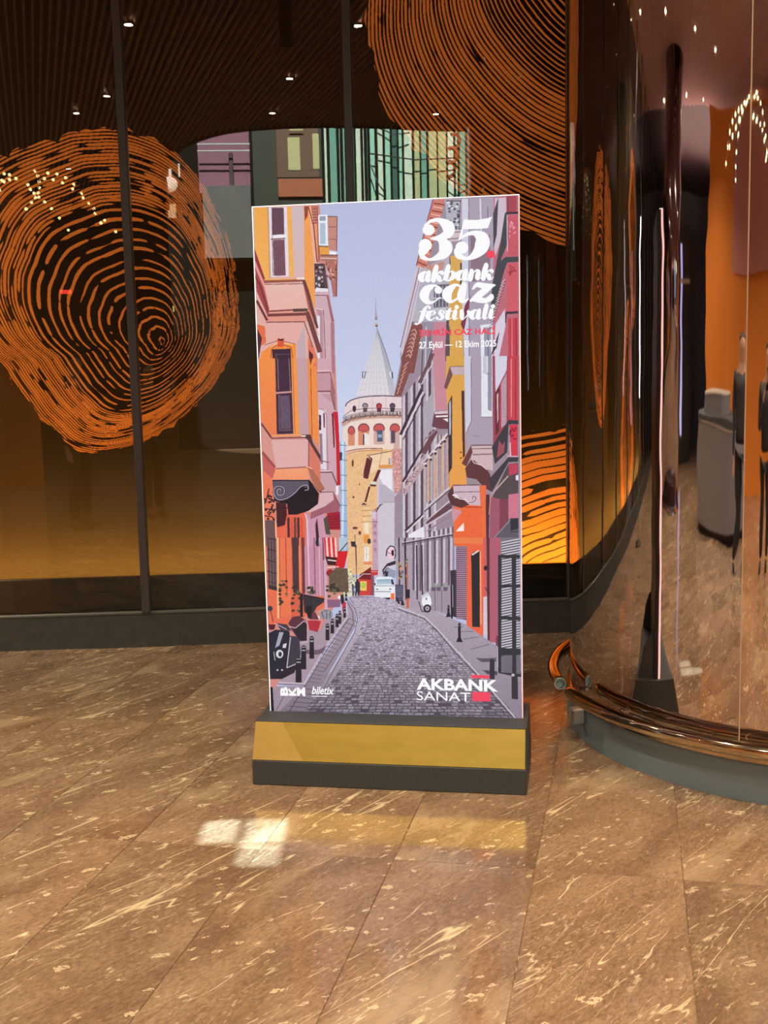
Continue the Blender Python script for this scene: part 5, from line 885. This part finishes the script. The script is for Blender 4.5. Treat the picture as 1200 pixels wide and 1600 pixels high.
    box('mouth', S_(-.022, .088, 1.562), S_(.022, .100, 1.57), mat('lips', (.45, .15, .12), .5), e, bev=.002)
    if phone: box('phone', S_(-.035, .335, 1.38), S_(.035, .345, 1.53), M['black'], e, bev=.003)
    return e
DJ = mat('dark_jacket', (.02, .02, .024), .6); DT = mat('dark_trousers', (.018, .018, .022), .7); NV = mat('charcoal_coat', (.035, .03, .035), .7)
person((-1.95, .68, 0), math.radians(-50), 1.66, DJ, DT, (.02, .012, .01), 'person in a dark jacket holding up a phone, beside the camera spot', True)
person((-2.6, 1.35, 0), math.radians(-60), 1.76, NV, DT, (.03, .02, .015), 'person in a charcoal coat standing left of the phone holder', False)
# ---- street front outside the open side of the lobby
FY = -12.0
def fpt(x, y):                    # the wall's far front as the glass shows it
    d = ray(x, y); c0 = np.array([0, 0, CH]); P = c0+d*(((GP-c0)@GN)/(d@GN)); r = d-2*(d@GN)*GN; t = (FY-P[1])/r[1]; Q = P+r*t; return Q[0], Q[2]
fb = empty('shop_building', (0, FY, 0), label='building with green glass shopfronts across the street, seen in the glass', cat='building')
def fbox(name, x0, y0, x1, y1, d0, d1, m, **kw):
    a, b = fpt(x0, y0), fpt(x1, y1); return box(name, (min(a[0], b[0]), d0, min(a[1], b[1])), (max(a[0], b[0]), d1, max(a[1], b[1])), m, fb, bev=.01, **kw)
box('wall', (-6, -.6, -.02), (8, -.3, 9), mat('dark_stone', (.012, .013, .011), .9, spec=0), fb)  # one even dark stone colour over the whole wall
fbox('purple_panel', 306, 195, 392, 300, -.3, -.15, mat('mauve_cladding', (.20, .09, .14), .7))
for yy in (228, 238.5): fbox('handrail', 309, yy, 391, yy+1.8, .25, .29, mat('pale_rail', (.75, .85, .8), .4))
fbox('post', 357, 240, 366, 300, .0, .1, mat('dark_post', (.03, .02, .025), .6))
fbox('dark_glazing', 392, 190, 506, 330, -.3, -.2, mat('dark_green_glass', (.035, .05, .035), .3))
fbox('brown_panel', 430, 190, 500, 275, -.2, -.18, mat('brown_cladding', (.10, .055, .03), .6))
fbox('rust_panel', 434, 278, 505, 306, -.18, -.12, mat('rust_cladding', (.30, .09, .03), .6))
WL = mat('lit_window', (.3, .3, .15), .5, emi=(.75, .85, .32), es=1.6)
fbox('lit_window', 449, 212, 470, 264, -.18, -.16, WL); fbox('lit_window', 488, 206, 500, 262, -.18, -.16, WL); fbox('lit_window', 452, 200, 474, 203, -.1, -.08, WL)
rg = random.Random(4); x = 506
gm = [mat('aqua_glass', (.30, .60, .46), .25), mat('pale_glass', (.58, .76, .62), .3), mat('sea_glass', (.15, .36, .28), .2), mat('deep_glass', (.05, .13, .11), .2), mat('olive_glass', (.38, .45, .24), .3)]
while x < 738:
    w_ = rg.choice((5, 8, 11, 15)); i = 4 if 645 < x < 690 and rg.random() < .6 else rg.choice((0, 0, 1, 2, 2, 3))
    fbox('glass_panel', x, 185, min(x+w_, 739), 335, -.3, -.3+rg.choice((.1, .16, .24)), gm[i]); x += w_+.4
for (xa, ya, xb, yb) in ((575, 240, 720, 247), (590, 200, 640, 208), (700, 280, 738, 286), (580, 262, 600, 300)):
    a, b = fpt(xa, ya), fpt(xb, yb); tube('steel_tie', [(a[0], .05, a[1]), ((a[0]+b[0])/2, .12, (a[1]+b[1])/2-.1), (b[0], .05, b[1])], .014, mat('dark_tie', (.03, .03, .03), .6), fb, 8)
for c0x, c0y, r in ((708, 222, 9), (704, 244, 9)):
    pts = []
    for i in range(15):
        a = math.radians(-120+i*17); p = fpt(c0x+r*math.cos(a), c0y+r*1.3*math.sin(a)); pts.append((p[0], .1, p[1]))
    tube('sign_curl', pts, .035, mat('rust_sign', (.22, .05, .02), .6), fb, 8)
fbox('roof_post', 730, 185, 736, 335, .1, .2, mat('beige_post', (.6, .5, .35), .6))
a, b = fpt(318, 296), fpt(396, 406); box('concrete_box', (min(a[0], b[0]), -.3, min(a[1], b[1])), (max(a[0], b[0]), .5, max(a[1], b[1])), grain(mat('grey_concrete', (.11, .12, .12), .8), (.12, .13, .125), (.09, .10, .10), 5), fb)

# ---- added projector imitating a four-pane window reflection on the floor
pj = empty('added_projector', (-.42, 3.45, ZC-.08), label='added ceiling projector imitating a four-pane window reflection on the floor', cat='projector')
link('housing', from_bm('housing', lathe([(.055, -.30), (.055, .08), (.050, .08), (.050, -.30)], 20, False)), M['ring'], pj)
LZ = ZC-.08; mzz = LZ-.28; kk = .28/LZ
def shade(name, x0, y0, x1, y1):      # floor rectangle blocked -> small leaf in the gate
    f = lambda v, c: (v-c)*kk
    box(name, (f(x0, -.42), f(y0, 3.45), -.2805), (f(x1, -.42), f(y1, 3.45), -.2795), M['ring'], pj, bev=0)
for x0, y0, x1, y1 in ((-1.6, 2.4, -.655, 4.6), (-.37, 2.4, .8, 4.6), (-.655, 3.87, -.37, 4.6), (-.655, 2.4, -.37, 3.49), (-.53, 3.49, -.505, 3.87), (-.655, 3.66, -.37, 3.675), (-.655, 3.49, -.53, 3.66)): shade('added_gate_leaf', x0, y0, x1, y1)
lamp('reflection_patch_beam', 'SPOT', (0, 0, 0), 3200, (.60, .88, 1), pj, spot_size=math.radians(12.4), spot_blend=.1, shadow_soft_size=.0015)

# small lit things on the street front and the back wall
fbox('lit_window', 251, 478, 260, 488, -.3, -.2, WL); fbox('lit_window', 263, 477, 271, 487, -.3, -.2, WL)
a = fpt(266, 290); o = link('round_sign', from_bm('round_sign', lathe([(.02, 0), (.16, 0), (.17, .03), (.16, .06), (.02, .06)], 28)), mat('pale_round_sign', (.55, .5, .42), .5), fb); o.location = (a[0], .1, a[1]); o.rotation_euler = (-math.pi/2, 0, 0)
fbox('pale_post', 254, 302, 275, 340, -.3, -.1, mat('beige_pillar', (.30, .22, .12), .6))
for q in ((262, 262, 268, 282), (277, 254, 281, 276), (246, 288, 250, 297)): fbox('pale_fin', *q, -.2, -.1, mat('pale_fin', (.6, .55, .5), .5))
def wpt(x, y, Y):
    d = ray(x, y); c0 = np.array([0, 0, CH]); P = c0+d*(((GP-c0)@GN)/(d@GN)); r = d-2*(d@GN)*GN; Q = P+r*((Y-P[1])/r[1]); return Q[0], Q[2]
a, c = wpt(94, 453, -8.98), wpt(111, 459, -8.98)
box('red_led_sign', (min(a[0], c[0]), -9.0, min(a[1], c[1])), (max(a[0], c[0]), -8.96, max(a[1], c[1])), mat('red_led', (.1, 0, 0), .5, emi=(1, .05, .04), es=9), bev=.002, label='small red lit sign on the back wall, mirrored inside the left ring motif', cat='sign')
